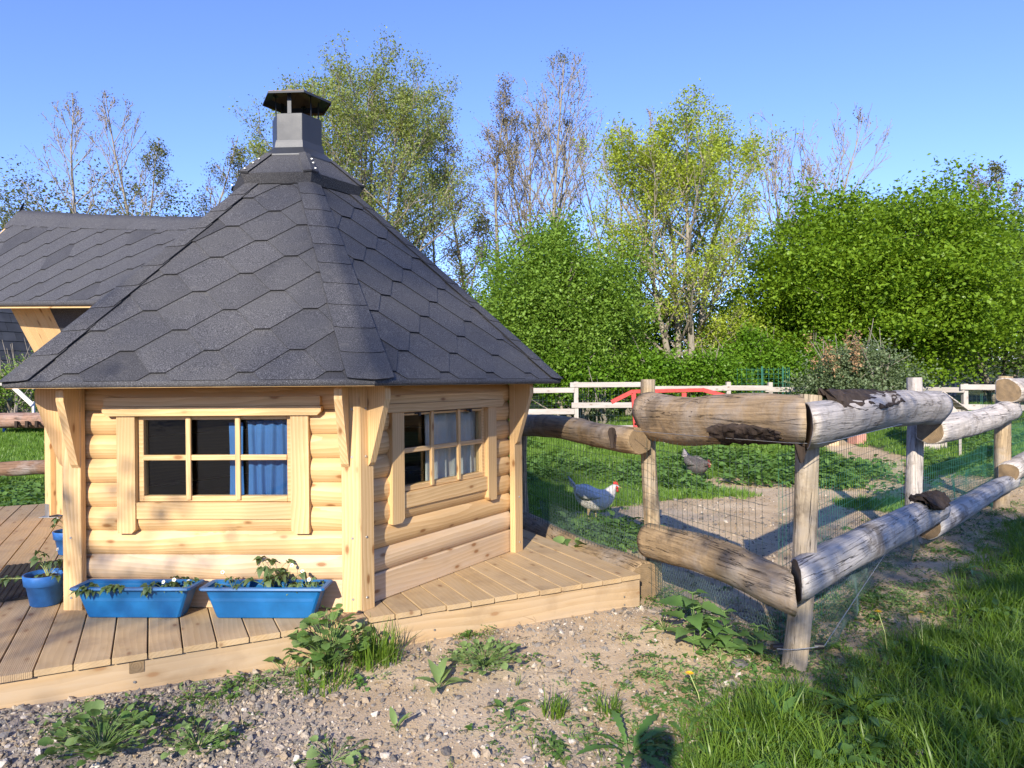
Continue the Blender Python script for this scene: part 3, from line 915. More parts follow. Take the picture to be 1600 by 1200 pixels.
# ------------------------------------------------------------------ entrance porch of the cabin (behind, to the left)
n4, t4 = face_ax(4)
def PP(a, u, z): return n4 * a + t4 * u + Vector((0, 0, z))
def ridge_z(a): return 2.615 + .135 * (a - 1.2) + .006 * max(0, a - 1.2) ** 2
PW = .82
PA0, PA1 = .85, 4.35
def porch_pt(a, q, h):
    """q 0 at the eave, 1 at the ridge, on the side turned to the camera"""
    zr = ridge_z(a); ze = 1.865 + .06 * (a - 1.24)
    p = PP(a, PW * (1 - q), ze + (zr - ze) * q)
    nv = (t4 * (zr - ze) + Vector((0, 0, PW))).normalized()
    return p + nv * h
sh = MB(); NA = 14
for side in (1, -1):
    g = []
    for i in range(NA + 1):
        a = PA0 + (PA1 - PA0) * i / NA
        for q in (0, 1):
            p = porch_pt(a, q, 0); u = p.dot(t4); p = p - t4 * u + t4 * (u * side); g.append(p)
    sh.add(g, [(2 * i, 2 * i + 1, 2 * i + 3, 2 * i + 2) for i in range(NA)], 0)
    sh.add([p + Vector((0, 0, -.05)) for p in g], [(2 * i + 2, 2 * i + 3, 2 * i + 1, 2 * i) for i in range(NA)], 1)
sh.build("porch_roof_deck", [M_edge, M_trim], cabin)
# felt tabs on the visible slope
cnt = 0
slopeL = math.hypot(PW, 2.6 - 1.87)
for r in range(-1, 7):
    v0 = r * SH - .11; off = .05 + (SP / 2 if r % 2 else 0)
    for j in range(0, 12):
        u0 = off + j * SP
        L = PA1 - PA0
        poly = clip_poly(tab_poly(u0, v0), [(1, 0, 0), (-1, 0, L), (0, 1, 0), (0, -1, slopeL)])
        if len(poly) < 3: continue
        b = MB(); n = len(poly)
        # mirrored so that the long visible edge climbs to the right as on the main roof
        def hh(v): return .0115 * max(0, 1 - (v - v0) / (2.12 * SH)) + .002
        top = [porch_pt(PA1 - u, v / slopeL, hh(v) + .0042) for u, v in poly]; bot = [porch_pt(PA1 - u, v / slopeL, hh(v)) for u, v in poly]
        o_ = top[0].copy(); top = [p - o_ for p in top]; bot = [p - o_ for p in bot]
        b.add(top, [tuple(range(n))], 0); b.add(bot + top, [(i, (i + 1) % n, n + (i + 1) % n, n + i) for i in range(n)], 1)
        b.build("shingle", [M_felt, M_edge], cabin, Matrix.Translation(o_))
for i in range(9):                                  # ridge caps
    a0 = PA0 + (PA1 - PA0) * i / 9; a1 = PA0 + (PA1 - PA0) * (i + 1) / 9 + .05
    b = MB(); rows = []
    for a, e in ((a0, .012), (min(a1, PA1 + .02), .020)):
        row = [porch_pt(a, 1 - .16, e), porch_pt(a, 1 - .05, e + .004), PP(a, 0, ridge_z(a) + e + .012)]
        for q in (.05, .16):
            p = porch_pt(a, 1 - q, e + (.004 if q < .1 else 0)); u = p.dot(t4); row.append(p - t4 * 2 * u)
        rows.append(row)
    org = rows[0][2].copy(); rows = [[p - org for p in r_] for r_ in rows]; dn = Vector((0, 0, -.007))
    b.add(rows[0] + rows[1], [(k, k + 1, 5 + k + 1, 5 + k) for k in range(4)], 0, True)
    b.add(rows[1] + [p + dn for p in rows[1]], [(k, k + 1, 5 + k + 1, 5 + k) for k in range(4)], 1)
    b.add(rows[0] + [p + dn for p in rows[0]], [(k, k + 1, 5 + k + 1, 5 + k) for k in range(4)], 1)
    b.build("ridge_cap", [M_felt, M_edge], cabin, Matrix.Translation(org))
b = MB(); rings = []                                # rounded eave felt of the porch
for i in range(NA + 1):
    a = PA0 + (PA1 - PA0) * i / NA; c = porch_pt(a, 0, -.012)
    rings.append([c + t4 * (.022 * math.cos(t)) + Vector((0, 0, .026 * math.sin(t))) for t in np.linspace(0, 2 * PI, 9, endpoint=False)])
b.loft(rings, cap0=0, cap1=0); b.build("eave_nosing", M_felt, cabin)
# small bent finial left at the outer ridge end
b = MB(); e0 = PP(PA1, 0, ridge_z(PA1))
b.loft([[e0 + Vector((0, 0, -.03)) + t4 * s * .03 + n4 * q for s in (-1, 1) for q in (0, .03)], [e0 + Vector((0, 0, .06)) + t4 * s * .012 + n4 * (q - .02) for s in (-1, 1) for q in (.0, .015)], [e0 + Vector((0, 0, .10)) + t4 * s * .004 + n4 * (q - .06) for s in (-1, 1) for q in (.0, .01)]], cap0=0, cap1=0, smooth=False)
b.build("ridge_finial", M_edge, cabin)
# barge board, side walls, front posts
for s in (1, -1):
    e = porch_pt(PA1, 0, -.06); f_ = PP(PA1, 0, ridge_z(PA1) - .07); u = e.dot(t4); e = e - t4 * u + t4 * u * s
    board("barge_board", cabin, M_trim, e - n4 * .02, f_ - n4 * .02, .11, .025, n4, .004)
for s in (1,):
    for i in range(13):                             # upright boards of the side wall
        a = 1.45 + i * .128
        if a > 3.0: break
        board("side_board", cabin, M_trim, PP(a, s * .27, .03), PP(a, s * .27, 1.28), .122, .028, t4, .004)
    for i in range(6):
        a = 3.055 - i * .13
        board("side_board", cabin, M_trim, PP(a, s * .29, 1.285), PP(a, s * .62, 1.97), .125, .026, t4 + Vector((0, 0, -.4)), .004)
    sf = MB(); sf.add([PP(.9, s * .31, 1.24), PP(2.42, s * .31, 1.24), PP(2.42, s * .62, 1.92), PP(.9, s * .62, 1.92)], [(0, 1, 2, 3)]); sf.build("side_felt", M_felt, cabin)
    board("porch_post", cabin, M_trim, PP(3.11, s * .285, .02), PP(3.11, s * .285, 1.99), .10, .095, t4, .006)
    board("post_shoe", cabin, M_galv, PP(3.11, s * .337, .002), PP(3.11, s * .337, .125), .075, .004, t4, .001)
    b = MB(); b.box(PP(3.11, s * .30, .003), (.16, .12, .005)); b.build("post_plate", M_galv, cabin)
    board("porch_post", cabin, M_trim, PP(3.11, -.42, .02), PP(3.11, -.42, 1.9), .10, .095, t4, .006)
    board("door_panel", cabin, M_trim, PP(1.52, -.02, .03), PP(1.52, -.02, 1.6), .62, .04, n4, .004)
    board("porch_beam", cabin, M_trim, PP(1.0, s * .64, 1.90), PP(3.2, s * .64, 2.0), .10, .06, t4, .004)

# ------------------------------------------------------------------ slate roofed house at the far left
M_slate = mat_plain("slate", (.050, .052, .058), .5, 0, .5, var=.35, nscale=4)
M_house = mat_pine("yellow_cladding", (.62, .40, .15), (.75, .52, .23), KNOT, .6)
M_cream = mat_plain("cream_paint", (.74, .68, .55), .5)
M_bluep = mat_plain("blue_paint", (.05, .16, .42), .5)
house = thing("playhouse", "small yellow timber house with steep slate roof and cream barge board at far left", "house", (-16.6, 20.3, float(height(-16.6, 20.3))), R(-24)); house.scale = (1.9, 1.9, 1.9)
# local: gable faces -Y, ridge runs +Y, right slope faces +X
hwid, eav, apx, dep = .92, .56, 2.70, 2.6
b = MB(); b.add([(-hwid, 0, -.1), (hwid, 0, -.1), (hwid, 0, eav), (0, 0, apx - .12), (-hwid, 0, eav)], [(0, 1, 2, 3, 4)])
b.add([(hwid, 0, -.1), (hwid, dep, -.1), (hwid, dep, eav), (hwid, 0, eav)], [(0, 1, 2, 3)])
b.add([(-hwid, 0, -.1), (-hwid, dep, -.1), (-hwid, dep, eav), (-hwid, 0, eav)], [(3, 2, 1, 0)])
b.add([(-hwid, dep, -.1), (hwid, dep, -.1), (hwid, dep, eav), (0, dep, apx - .12), (-hwid, dep, eav)], [(4, 3, 2, 1, 0)]); b.build("wall", M_house, house)
sl = Vector((hwid + .12, 0, eav - .18)); rg = Vector((0, 0, apx))
for s in (1, -1):
    b = MB(); q = [Vector((s * sl.x, -.25, sl.z)), Vector((s * sl.x, dep + .2, sl.z)), Vector((0, dep + .2, apx)), Vector((0, -.25, apx))]
    dn = Vector((0, 0, -.06)); b.add(q + [p + dn for p in q], [(0, 1, 2, 3), (7, 6, 5, 4), (0, 3, 7, 4), (1, 2, 6, 5), (0, 1, 5, 4)]); b.build("roof", M_edge, house)
    e = Vector((s * (sl.x + .02), -.27, sl.z - .06)); board("barge_board", house, M_cream, e, Vector((0, -.27, apx + .02)), .16, .03, (0, -1, 0), .004)
sd = (rg - sl); sL = sd.length; sd.normalize(); nv = Vector((sd.z, 0, -sd.x))
smesh = bar_mesh("slate", .196, .26, .012, M_slate, .002)
for r in range(14):
    for j in range(13):
        y = -.15 + (j + (.5 if r % 2 else 0)) * .20
        if y > dep + .1: continue
        M = Matrix((Vector((0, 1, 0)), -sd, nv)).transposed().to_4x4()
        M = M @ Matrix.Rotation(R(rng.uniform(-1.5, 1.5)), 4, 'Z') @ Matrix.Rotation(R(3.2), 4, 'X')
        M.translation = sl + sd * (.10 + r * .165) + Vector((0, y, 0)) + nv * .022
        if (M.translation.z) < apx - .1: obj("slate", smesh, house, M)
board("window_frame", house, M_bluep, (.15, -.02, .30), (.15, -.02, .92), .5, .04, (0, -1, 0), .004)
pb = MB(); pb.box((.15, -.045, .61), (.36, .006, .48)); pb.build("pane", M_glass, house)
board("corner_board", house, M_bluep, (hwid - .03, -.012, 0), (hwid - .03, -.012, eav), .09, .03, (0, -1, 0), .004)

# ------------------------------------------------------------------ log fence of the hen run
def log_rail(name, parent, p0, p1, r0, r1, color, seed, flat=0.0, back=None, squash=1.0, swell=.06, cut0=None, cut1=None):
    """round or half-round log, local X along it; flat>0 slices the side that faces `back`"""
    r_ = np.random.default_rng(seed); p0 = Vector(p0); p1 = Vector(p1); L = (p1 - p0).length
    M = axes(p1 - p0, (0, 0, 1)); M.translation = (p0 + p1) / 2
    NR, NS = 30, 28
    by = 0.0
    if back is not None:
        bl = M.to_3x3().inverted() @ Vector(back); bang = math.atan2(bl.z, bl.y)
    ph = r_.uniform(0, 6.28, 8)
    rings = []
    for i in range(NR):
        s = i / (NR - 1); x = -L / 2 + L * s
        rad = r0 + (r1 - r0) * s
        cy = .018 * math.sin(s * 4 + ph[0]) * rad / .12; cz = .020 * math.sin(s * 5.2 + ph[1]) * rad / .12
        ring = []
        for j in range(NS):
            a = 2 * PI * j / NS
            rr = rad * (1 + swell * math.sin(2 * a + ph[2] + 1.5 * s) + .04 * math.sin(3 * a + ph[3]) + .035 * math.sin(s * 9 + ph[4] + a)
                        + .022 * math.sin(s * 21 + ph[5]) * math.sin(2 * a + ph[6]) + .05 * max(0, math.sin(s * 17 + ph[7]) * math.sin(a * 1 + ph[1] + s * 6) - .55) + .03 * math.sin(5 * a + ph[5] + 3 * s) * math.sin(s * 7) + r_.normal(0, .010))
            y, z = rr * math.cos(a), rr * math.sin(a) * squash
            if flat and back is not None:
                d = y * math.cos(bang) + z * math.sin(bang); lim = rad * (1 - flat)
                if d > lim: y -= (d - lim) * math.cos(bang); z -= (d - lim) * math.sin(bang)
            ex = r_.uniform(-.006, .006) if i in (0, NR - 1) else 0
            ring.append((x + ex, y + cy, z + cz))
        rings.append(ring)
    # rounded arris at both sawn ends
    def shrink(ring, k, dx): 
        c = np.mean(np.array(ring), 0); return [tuple(c + (np.array(p) - c) * k + np.array([dx, 0, 0])) for p in ring]
    rings = [shrink(rings[0], .93, -.004)] + rings + [shrink(rings[-1], .93, .004)]
    Mi3 = M.to_3x3().inverted()
    for cut, end in ((cut0, 0), (cut1, 1)):      # ends sawn at an angle: `cut` is the level direction lying in the cut
        if cut is None: continue
        ml = Mi3 @ Vector(cut); kk = ml.x / ml.y
        for i in range(len(rings)):
            s = min(1, max(0, (i - 1) / (NR - 1))); w_ = max(0, (s - .55) / .45) if end else max(0, (.45 - s) / .45)
            rings[i] = [(x + w_ * kk * y, y, z) for x, y, z in rings[i]]
    b = MB(); b.loft(rings, cap0=1, cap1=1)
    o = b.build(name, [M_wlog, M_lend], parent, M); o.color = (*color, 1)
    return o
BROWN, TAN, SILVER, PALE = (.34, .245, .145), (.42, .32, .20), (.50, .46, .43), (.58, .53, .48)
fence = thing("log_fence", "rustic fence of thick weathered logs and split posts with wire mesh round the hen run", "fence", (1.43, 3.68, 0))
def fl(p): return Vector(p) - Vector((1.43, 3.68, 0))
PB, PC, PD, PE_ = (.945, 4.93), (1.43, 3.68), (3.66, 6.36), (5.48, 8.05)
def split_post(x, y, z1, w, d, ang, color, seed, lean=(0, 0), z0=-.25, taper=.9):
    r_ = np.random.default_rng(seed); rings = []
    NR, NS = 16, 14; ph = r_.uniform(0, 6.28, 6)
    for i in range(NR):
        s = i / (NR - 1); z = z0 + (z1 - z0) * s
        k = 1 - (1 - taper) * s
        ring = []
        for j in range(NS):
            a = 2 * PI * j / NS; c, sn = math.cos(a), math.sin(a)
            q = (abs(c) ** 4 + abs(sn) ** 4) ** -.25       # squarish section
            yy = q * c * w / 2 * k * (1 + .05 * math.sin(3 * s + ph[0]) + .04 * math.sin(3 * a + ph[1]) + r_.normal(0, .012))
            zz = q * sn * d / 2 * k * (1 + .06 * math.sin(4 * s + ph[2]) + r_.normal(0, .012))
            ring.append((z, yy + .020 * math.sin(5 * s + ph[3]), zz))
        rings.append(ring)
    b = MB(); b.loft(rings, cap0=0, cap1=1)
    X = Vector((lean[0], lean[1], 1)).normalized(); Y = Vector((math.cos(ang), math.sin(ang), 0)); Y = (Y - X * Y.dot(X)).normalized(); Z = X.cross(Y)
    M = Matrix((X, Y, Z)).transposed().to_4x4(); M.translation = fl((x, y, 0))
    o = b.build("fence_post", [M_wlog, M_lend], fence, M); o.color = (*color, 1); return o
split_post(PC[0] + .005, PC[1], 1.405, .118, .10, .1, (.40, .33, .24), 1, lean=(.095, .02), taper=.95)
split_post(PB[0] + .03, PB[1] + .13, 1.49, .105, .11, .25, TAN, 2, lean=(0, 0))
split_post(PD[0] - .01, PD[1] + .12, 1.49, .125, .12, .2, SILVER, 3, lean=(-.01, 0))
split_post(PE_[0] + .08, PE_[1] + .12, 1.50, .15, .14, .15, TAN, 4, lean=(.06, .0))
split_post(.10, 7.22, 1.30, .12, .11, .25, TAN, 5)
split_post(8.1, 10.6, 1.5, .16, .15, .15, TAN, 6)
bkL = (.932, .363, 0); bkR = (-.77, .64, 0)         # towards the hens
MIT = (.24, .97, 0)                                # the mitre at the corner
log_rail("fence_rail", fence, fl((.955, 4.95, 1.240)), fl((1.405, 3.50, 1.276)), .160, .113, (.36, .26, .155), 11, .25, bkL, cut1=MIT)
log_rail("fence_rail", fence, fl((.06, 7.18, 1.055)), fl((.885, 4.88, 1.085)), .114, .094, BROWN, 12, .2, bkL)
log_rail("fence_rail", fence, fl((.955, 4.93, .392)), fl((1.365, 3.52, .455)), .110, .104, (.37, .27, .16), 13, .25, bkL, cut1=MIT)
log_rail("fence_rail", fence, fl((.05, 7.20, .06)), fl((.87, 4.82, .075)), .130, .150, BROWN, 14, .2, bkL)
UC = (fl((1.435, 3.53, 1.276)), fl((3.58, 6.01, 1.245))); LC = (fl((1.40, 3.55, .475)), fl((3.55, 5.99, .41)))
log_rail("fence_rail", fence, *UC, .122, .130, SILVER, 15, .30, bkR, cut0=MIT)
log_rail("fence_rail", fence, fl((3.58, 6.18, 1.035)), fl((5.66, 8.10, 1.09)), .130, .118, PALE, 16, .3, bkR)
log_rail("fence_rail", fence, *LC, .104, .110, (.47, .45, .44), 17, .25, bkR, cut0=MIT)
log_rail("fence_rail", fence, fl((3.58, 6.16, .21)), fl((5.62, 8.05, .32)), .110, .090, (.50, .48, .46), 18, .3, bkR)
log_rail("fence_rail", fence, fl((5.46, 7.88, .44)), fl((8.3, 10.6, .60)), .120, .112, PALE, 19, .3, bkR)
log_rail("fence_rail", fence, fl((5.50, 7.92, 1.335)), fl((8.3, 10.6, 1.40)), .145, .140, (.52, .46, .40), 20, .3, bkR)

def bark_strip(parent, p0, p1, r, a0, a1, lift, seed):
    """curved, ragged piece of loose bark hugging a log between p0 and p1"""
    r_ = np.random.default_rng(seed); p0 = Vector(p0); p1 = Vector(p1); M = axes(p1 - p0, (0, 0, 1)); M.translation = (p0 + p1) / 2
    L = (p1 - p0).length; b = MB(); NX, NA_ = 20, 12; outer, inner = [], []
    for i in range(NX):
        s = i / (NX - 1); taper = .55 + .45 * math.sin(PI * min(1, .15 + s * .8)) ; row, row2 = [], []
        for j in range(NA_):
            q = j / (NA_ - 1); a = R(a0 + (a1 - a0) * (.5 + (q - .5) * taper)) + r_.normal(0, .03)
            x = -L / 2 + L * s + (r_.uniform(-.025, .025) if i in (0, NX - 1) else 0)
            rr = r + lift * (1.0 - s) ** 1.5 + r_.normal(0, .008)
            row.append((x, rr * math.cos(a), rr * math.sin(a))); row2.append((x, (rr - .034) * math.cos(a), (rr - .034) * math.sin(a)))
        outer.append(row); inner.append(row2)
    ring = [outer[i] + inner[i][::-1] for i in range(NX)]
    b.loft(ring, cap0=0, cap1=0)
    return b.build("bark_piece", M_barkdark, parent, M)
bark_strip(fence, UC[0].lerp(UC[1], .06), UC[0].lerp(UC[1], .46), .146, 88, 164, .012, 31)
bark_strip(fence, LC[0].lerp(LC[1], .80), LC[0].lerp(LC[1], 1.0), .124, 50, 165, .03, 32)
bark_strip(fence, fl((1.20, 4.02, 1.263)), fl((1.40, 3.51, 1.274)), .118, 190, 262, .02, 33)
b = MB(); q0 = fl((1.385, 3.43, 1.20))
b.loft([[q0 + Vector((sx * w, sy * .012, -dz)) for sx, sy in ((-1, -1), (1, -1), (1, 1), (-1, 1))] for w, dz in ((.035, -.04), (.030, .03), (.016, .08), (.004, .12))], cap0=0, cap1=0)
b.build("bark_shred", M_barkdark, fence)
b = MB(); rings = []
for i in range(6):
    t = i / 5; c = fl((.76, 4.96, 1.10)) + Vector((-.075, -.04, -.10 * t + .03)); rr = .026 * (1 - .8 * t) + .004
    rings.append([c + Vector((rr * math.cos(a), .2 * rr * math.cos(a) - .012 * t, rr * 1.1 * math.sin(a))) for a in np.linspace(0, 2 * PI, 8, endpoint=False)])
b.loft(rings, cap0=0, cap1=0); b.build("dark_knot", M_barkdark, fence)

# wire mesh on the inside of the posts, hexagon netting below it
def run_mesh(name, pa, pb, off, z0, z1, pitch, hp, rad, mat, parent, sag=.008, seed=0, loc=(1.43, 3.68, 0)):
    r_ = np.random.default_rng(seed); pa = np.array(pa); pb = np.array(pb); L = np.linalg.norm(pb - pa); d = (pb - pa) / L; nn = np.array([-d[1], d[0]]) * off
    P0, P1 = [], []
    def pt(s, z):
        w = sag * math.sin(s * 2.3 + seed) * math.sin(z * 4 + s)
        q = pa + d * s + nn * (1 + w / abs(off))
        g = float(height(q[0], q[1])) if z < .02 else 0
        return (q[0] - loc[0], q[1] - loc[1], z - loc[2])
    ss = np.arange(0, L + 1e-6, pitch)
    zs = np.arange(z0, z1 + 1e-6, hp)
    for s in ss:
        zz = np.linspace(z0, z1, 4)
        for a, b_ in zip(zz[:-1], zz[1:]): P0.append(pt(s + .004 * math.sin(9 * a + s * 5), a)); P1.append(pt(s + .004 * math.sin(9 * b_ + s * 5), b_))
    for z in zs:
        sp = np.linspace(0, L, max(2, int(L / .25)))
        for a, b_ in zip(sp[:-1], sp[1:]): P0.append(pt(a, z)); P1.append(pt(b_, z))
    Vt, Ft = tubes(P0, P1, rad, rad, 3)
    return tag(obj(name, np_mesh(name, Vt, Ft, mat), parent), kind='stuff')
def hex_net(name, pa, pb, off, z0, z1, cell, rad, mat, parent, loc=(1.43, 3.68, 0), seed=0, bulge=.02):
    pa = np.array(pa); pb = np.array(pb); L = np.linalg.norm(pb - pa); d = (pb - pa) / L; nn = np.array([-d[1], d[0]])
    P0, P1 = [], []; h = cell; w = cell * .87
    def pt(s, z):
        o = off + bulge * math.sin(s * 3 + seed) * math.sin((z - z0) / (z1 - z0) * PI) + .012 * math.sin(s * 11 + z * 9)
        q = pa + d * s + nn * o
        return (q[0] - loc[0], q[1] - loc[1], max(z, -.05))
    nr = int((z1 - z0) / (h * .75))
    for r_ in range(nr):
        z = z0 + r_ * h * .75; s0 = (w / 2 if r_ % 2 else 0)
        for i in range(int(L / w)):
            s = s0 + i * w
            a, b_, c, e = (s, z + h * .25), (s, z + h * .5 + h * .25), (s + w / 2, z), (s - w / 2, z)
            P0.append(pt(*a)); P1.append(pt(*b_)); P0.append(pt(*a)); P1.append(pt(*c)); P0.append(pt(*a)); P1.append(pt(*e))
    Vt, Ft = tubes(P0, P1, rad, rad, 3)
    return tag(obj(name, np_mesh(name, Vt, Ft, mat), parent), kind='stuff')
run_mesh("wire_mesh", (.06, 7.3), (.945, 5.03), -.10, .02, 1.08, .052, .10, .0016, M_wire, fence, seed=1)
run_mesh("wire_mesh", (.945, 5.03), (1.43, 3.78), -.10, .02, 1.22, .052, .10, .0013, M_wire, fence, seed=2)
run_mesh("wire_mesh", (1.50, 3.76), (3.62, 6.45), .10, .02, 1.20, .060, .075, .0014, M_gwire, fence, seed=3)
run_mesh("wire_mesh", (3.62, 6.45), (5.5, 8.2), .10, .02, 1.05, .060, .075, .0019, M_gwire, fence, seed=4)
run_mesh("wire_mesh", (5.5, 8.2), (8.1, 10.7), .10, .02, 1.3, .065, .10, .0022, M_gwire, fence, seed=5)
hex_net("hex_netting", (.30, 6.7), (.945, 5.03), -.06, -.02, .40, .030, .0011, M_hex, fence, seed=1)
hex_net("hex_netting", (.96, 4.95), (1.42, 3.74), -.05, -.04, .30, .027, .0010, M_hex, fence, seed=2)
hex_net("hex_netting", (1.50, 3.70), (3.6, 6.35), -.015, -.05, .30, .028, .0010, M_hex, fence, seed=3, bulge=.05)
hex_net("hex_netting", (3.75, 6.5), (5.4, 8.1), -.03, .0, .55, .034, .0013, M_gwire, fence, seed=4, bulge=.05)
# electric wire with two black insulators at the foot of the corner post
def wire_path(name, pts, rad, mat, parent, sides=5):
    Vt, Ft = tubes(pts[:-1], pts[1:], rad, rad, sides); return obj(name, np_mesh(name, Vt, Ft, mat, True), parent)
b = MB()
for sx in (-.085, .085):
    Vt, Ft = tubes([fl((1.43 + sx, 3.60, .135))], [fl((1.425 + sx * 1.55, 3.585, .14))], .019, .014, 10); b.add(Vt, [tuple(f) for f in Ft], 0, True); n0 = len(b.v)
    b.add(list(Vt), [tuple(range(9, -1, -1)), tuple(range(10, 20))], 0)
b.build("insulator", M_black, fence)
wire_path("electric_wire", [fl(p) for p in ((1.30, 3.58, .132), (1.38, 3.575, .128), (1.43, 3.57, .133), (1.50, 3.575, .138), (1.56, 3.59, .14), (2.05, 4.25, .20), (2.6, 4.95, .30), (3.15, 5.6, .34), (3.45, 5.95, .42), (4.3, 6.6, .43))], .0022, M_steel, fence)
wire_path("tie_wire", [fl(p) for p in ((.80, 4.72, 1.15), (1.1, 4.05, 1.16), (1.33, 3.45, 1.175), (1.42, 3.33, 1.18), (1.60, 3.52, 1.18), (2.4, 4.4, 1.20))], .0016, M_steel, fence)

# ------------------------------------------------------------------ log fence on the lawn at the left
lf = thing("log_fence", "two-rail fence of brown bark-covered logs on the lawn behind the deck", "fence", (-6.6, 9.6, float(height(-6.6, 9.6))))
lz = float(height(-6.6, 9.6))
for z, r_, c, sd_ in ((.985, .105, (.36, .225, .17), 41), (.35, .095, (.22, .135, .09), 42)):
    log_rail("fence_rail", lf, (-1.6, -.05, z - lz), (.62, .05, z - lz + .02), r_, r_ * 1.05, c, sd_)
    log_rail("fence_rail", lf, (.66, .06, z - lz), (2.6, .5, z - lz), r_, r_, c, sd_ + 5)
nm = MB()
for x in (.02, .16, .29, .42): nm.box((x, -.118, .97 - lz), (.035, .03, .085)); 
nm.build("axe_notch", M_barkdark, lf)
for x in (-1.5, .66, 2.5):
    o = board("fence_post", lf, M_wlog, (x, .14, -.2), (x, .14, 1.15), .12, .10, (0, 1, 0), .02); o.color = (*BROWN, 1)

# ------------------------------------------------------------------ post and rail fence at the back of the run
bf = thing("rail_fence", "pale grey two-rail timber fence with wire mesh at the far end of the hen run", "fence", (2, 16.4, float(height(2, 16.4))))
def zg(x, y): return float(height(x, y))
bl_ = Vector((2, 16.4, zg(2, 16.4)))
def bfp(x, y, z): return Vector((x, y, z)) - bl_
stations = [(-1.9, 16.0), (1.45, 16.2), (3.10, 16.4), (5.05, 16.7), (6.10, 16.9), (8.3, 17.1), (9.75, 15.4), (12.2, 15.2)]
tops = [1.42, 1.47, 1.50, 1.44, 1.42, 1.45, 1.36, 1.36]
railz = [(1.28, .80), (1.40, .93), (1.30, .86), (1.30, .86), (1.25, .8), (1.25, .8), (1.29, .85)]
for i, ((x, y), z) in enumerate(zip(stations, tops)):
    board("fence_post", bf, M_rail, bfp(x, y, zg(x, y) - .2), bfp(x, y, z), .10, .11, (0, -1, 0), .008)
for i in range(7):
    (x0, y0), (x1, y1) = stations[i], stations[i + 1]
    for q, z in enumerate(railz[i]):
        ov = .14
        board("fence_rail", bf, M_rail, bfp(x0 - ov + .03 * q, y0 - .075, z + .01 * q), bfp(x1 - .05, y1 - .075, z - .005 * i), .125 if q else .115, .035, (0, -1, 0), .006)
    run_mesh("wire_mesh", (x0, y0 + .07), (x1, y1 + .07), .01, .45, 1.38, .10, .12, .0028, M_wire, bf, seed=i, loc=tuple(bl_))
# log edging lying on the ground behind
lg = thing("timber_edging", "low stack of weathered timber sleepers lying beyond the grey hen", "timber", (3.6, 14.4, zg(3.6, 14.4)))
for i, (x, y, z, L) in enumerate(((-.5, .35, .26, 2.6), (.1, .3, .12, 3.2), (.6, -.1, .05, 2.4), (-.9, .5, .05, 2.2))):
    board("sleeper", lg, M_rail, (x - L / 2, y, z), (x + L / 2, y + .1, z), .16, .12, (0, 0, 1), .01)

# ------------------------------------------------------------------ red frame, wire cage, shelter, boards in the run
rf = thing("painted_frame", "red painted timber frame with sloping ends standing before the far rail fence", "frame", (2.55, 14.6, zg(2.55, 14.6)))
rz0 = zg(2.55, 14.6)
def rr_(x, y, z): return (x - 2.55, y - 14.6, z - rz0)
for yy in (14.55,):
    board("top_bar", rf, M_red, rr_(2.46, yy, 1.262), rr_(3.92, yy + .1, 1.282), .075, .05, (0, -1, 0), .006)
    board("sloping_bar", rf, M_red, rr_(2.46, yy, 1.265), rr_(2.02, yy, 1.05), .085, .05, (0, -1, 0), .006)
    board("sloping_bar", rf, M_red, rr_(3.90, yy + .1, 1.285), rr_(4.50, yy + .1, 1.12), .085, .05, (0, -1, 0), .006)
    for x, dx in ((2.47, .06), (3.50, .0)):
        board("leg", rf, M_red, rr_(x, yy, 1.23), rr_(x + dx, yy, zg(x, yy) - .01), .095, .05, (0, -1, 0), .006)
    board("foot_bar", rf, M_red, rr_(2.48, yy, .60), rr_(2.86, yy, .60), .05, .05, (0, -1, 0), .006)
    board("mid_bar", rf, M_red, rr_(2.50, yy, 1.10), rr_(3.5, yy, 1.10), .05, .04, (0, -1, 0), .006)


cg = thing("wire_cage", "round cage of green wire mesh standing beyond the far fence", "cage", (6.2, 18.0, zg(6.2, 18)))
P0, P1 = [], []; cr = .74
for i in range(36):
    a = 2 * PI * i / 36; P0.append((cr * math.cos(a), cr * math.sin(a), 0)); P1.append((cr * math.cos(a), cr * math.sin(a), 1.78 - zg(6.2, 18)))
for z in np.arange(.08, 1.3, .115):
    for i in range(36):
        a, b_ = 2 * PI * i / 36, 2 * PI * (i + 1) / 36; P0.append((cr * math.cos(a), cr * math.sin(a), z)); P1.append((cr * math.cos(b_), cr * math.sin(b_), z))
Vt, Ft = tubes(P0, P1, .0035, .0035, 3); tag(obj("wire_mesh", np_mesh("wire_mesh", Vt, Ft, M_gwire), cg), kind='stuff')
for a in (.3, 2.4, 4.5):
    mb = MB(); Vt, Ft = tubes([(cr * math.cos(a), cr * math.sin(a), -.1)], [(cr * math.cos(a), cr * math.sin(a), 1.3)], .018, .018, 6); mb.add(Vt, [tuple(f) for f in Ft]); mb.build("cage_stake", M_gwire, cg)

shl = thing("animal_shelter", "small timber shelter with pitched roof behind the log fence, half hidden by the shrub", "shelter", (7.72, 13.0, zg(7.72, 13.0)), R(-8)); shl.scale = (.62, .62, .80)
for x in (-.55, .45):
    for y in (-.4, .5): board("post", shl, M_rail, (x, y, 0), (x, y, 1.0), .06, .06, (0, -1, 0), .004)
for s in (-1, 1):
    for q in range(5):
        board("roof_board", shl, M_rail, (-.05 + s * (.06 + .138 * q), -.55, 1.44 - .085 * q - .04), (-.05 + s * (.06 + .138 * q), .65, 1.44 - .085 * q - .04), .145, .02, (s * .5, 0, .85), .003)
gb = MB(); gb.add([(-.55, -.43, .95), (.45, -.43, .95), (-.05, -.43, 1.36)], [(0, 1, 2)]); gb.add([(-.55, -.40, .95), (.45, -.40, .95), (-.05, -.40, 1.36)], [(2, 1, 0)]); gb.build("gable", M_rail, shl)
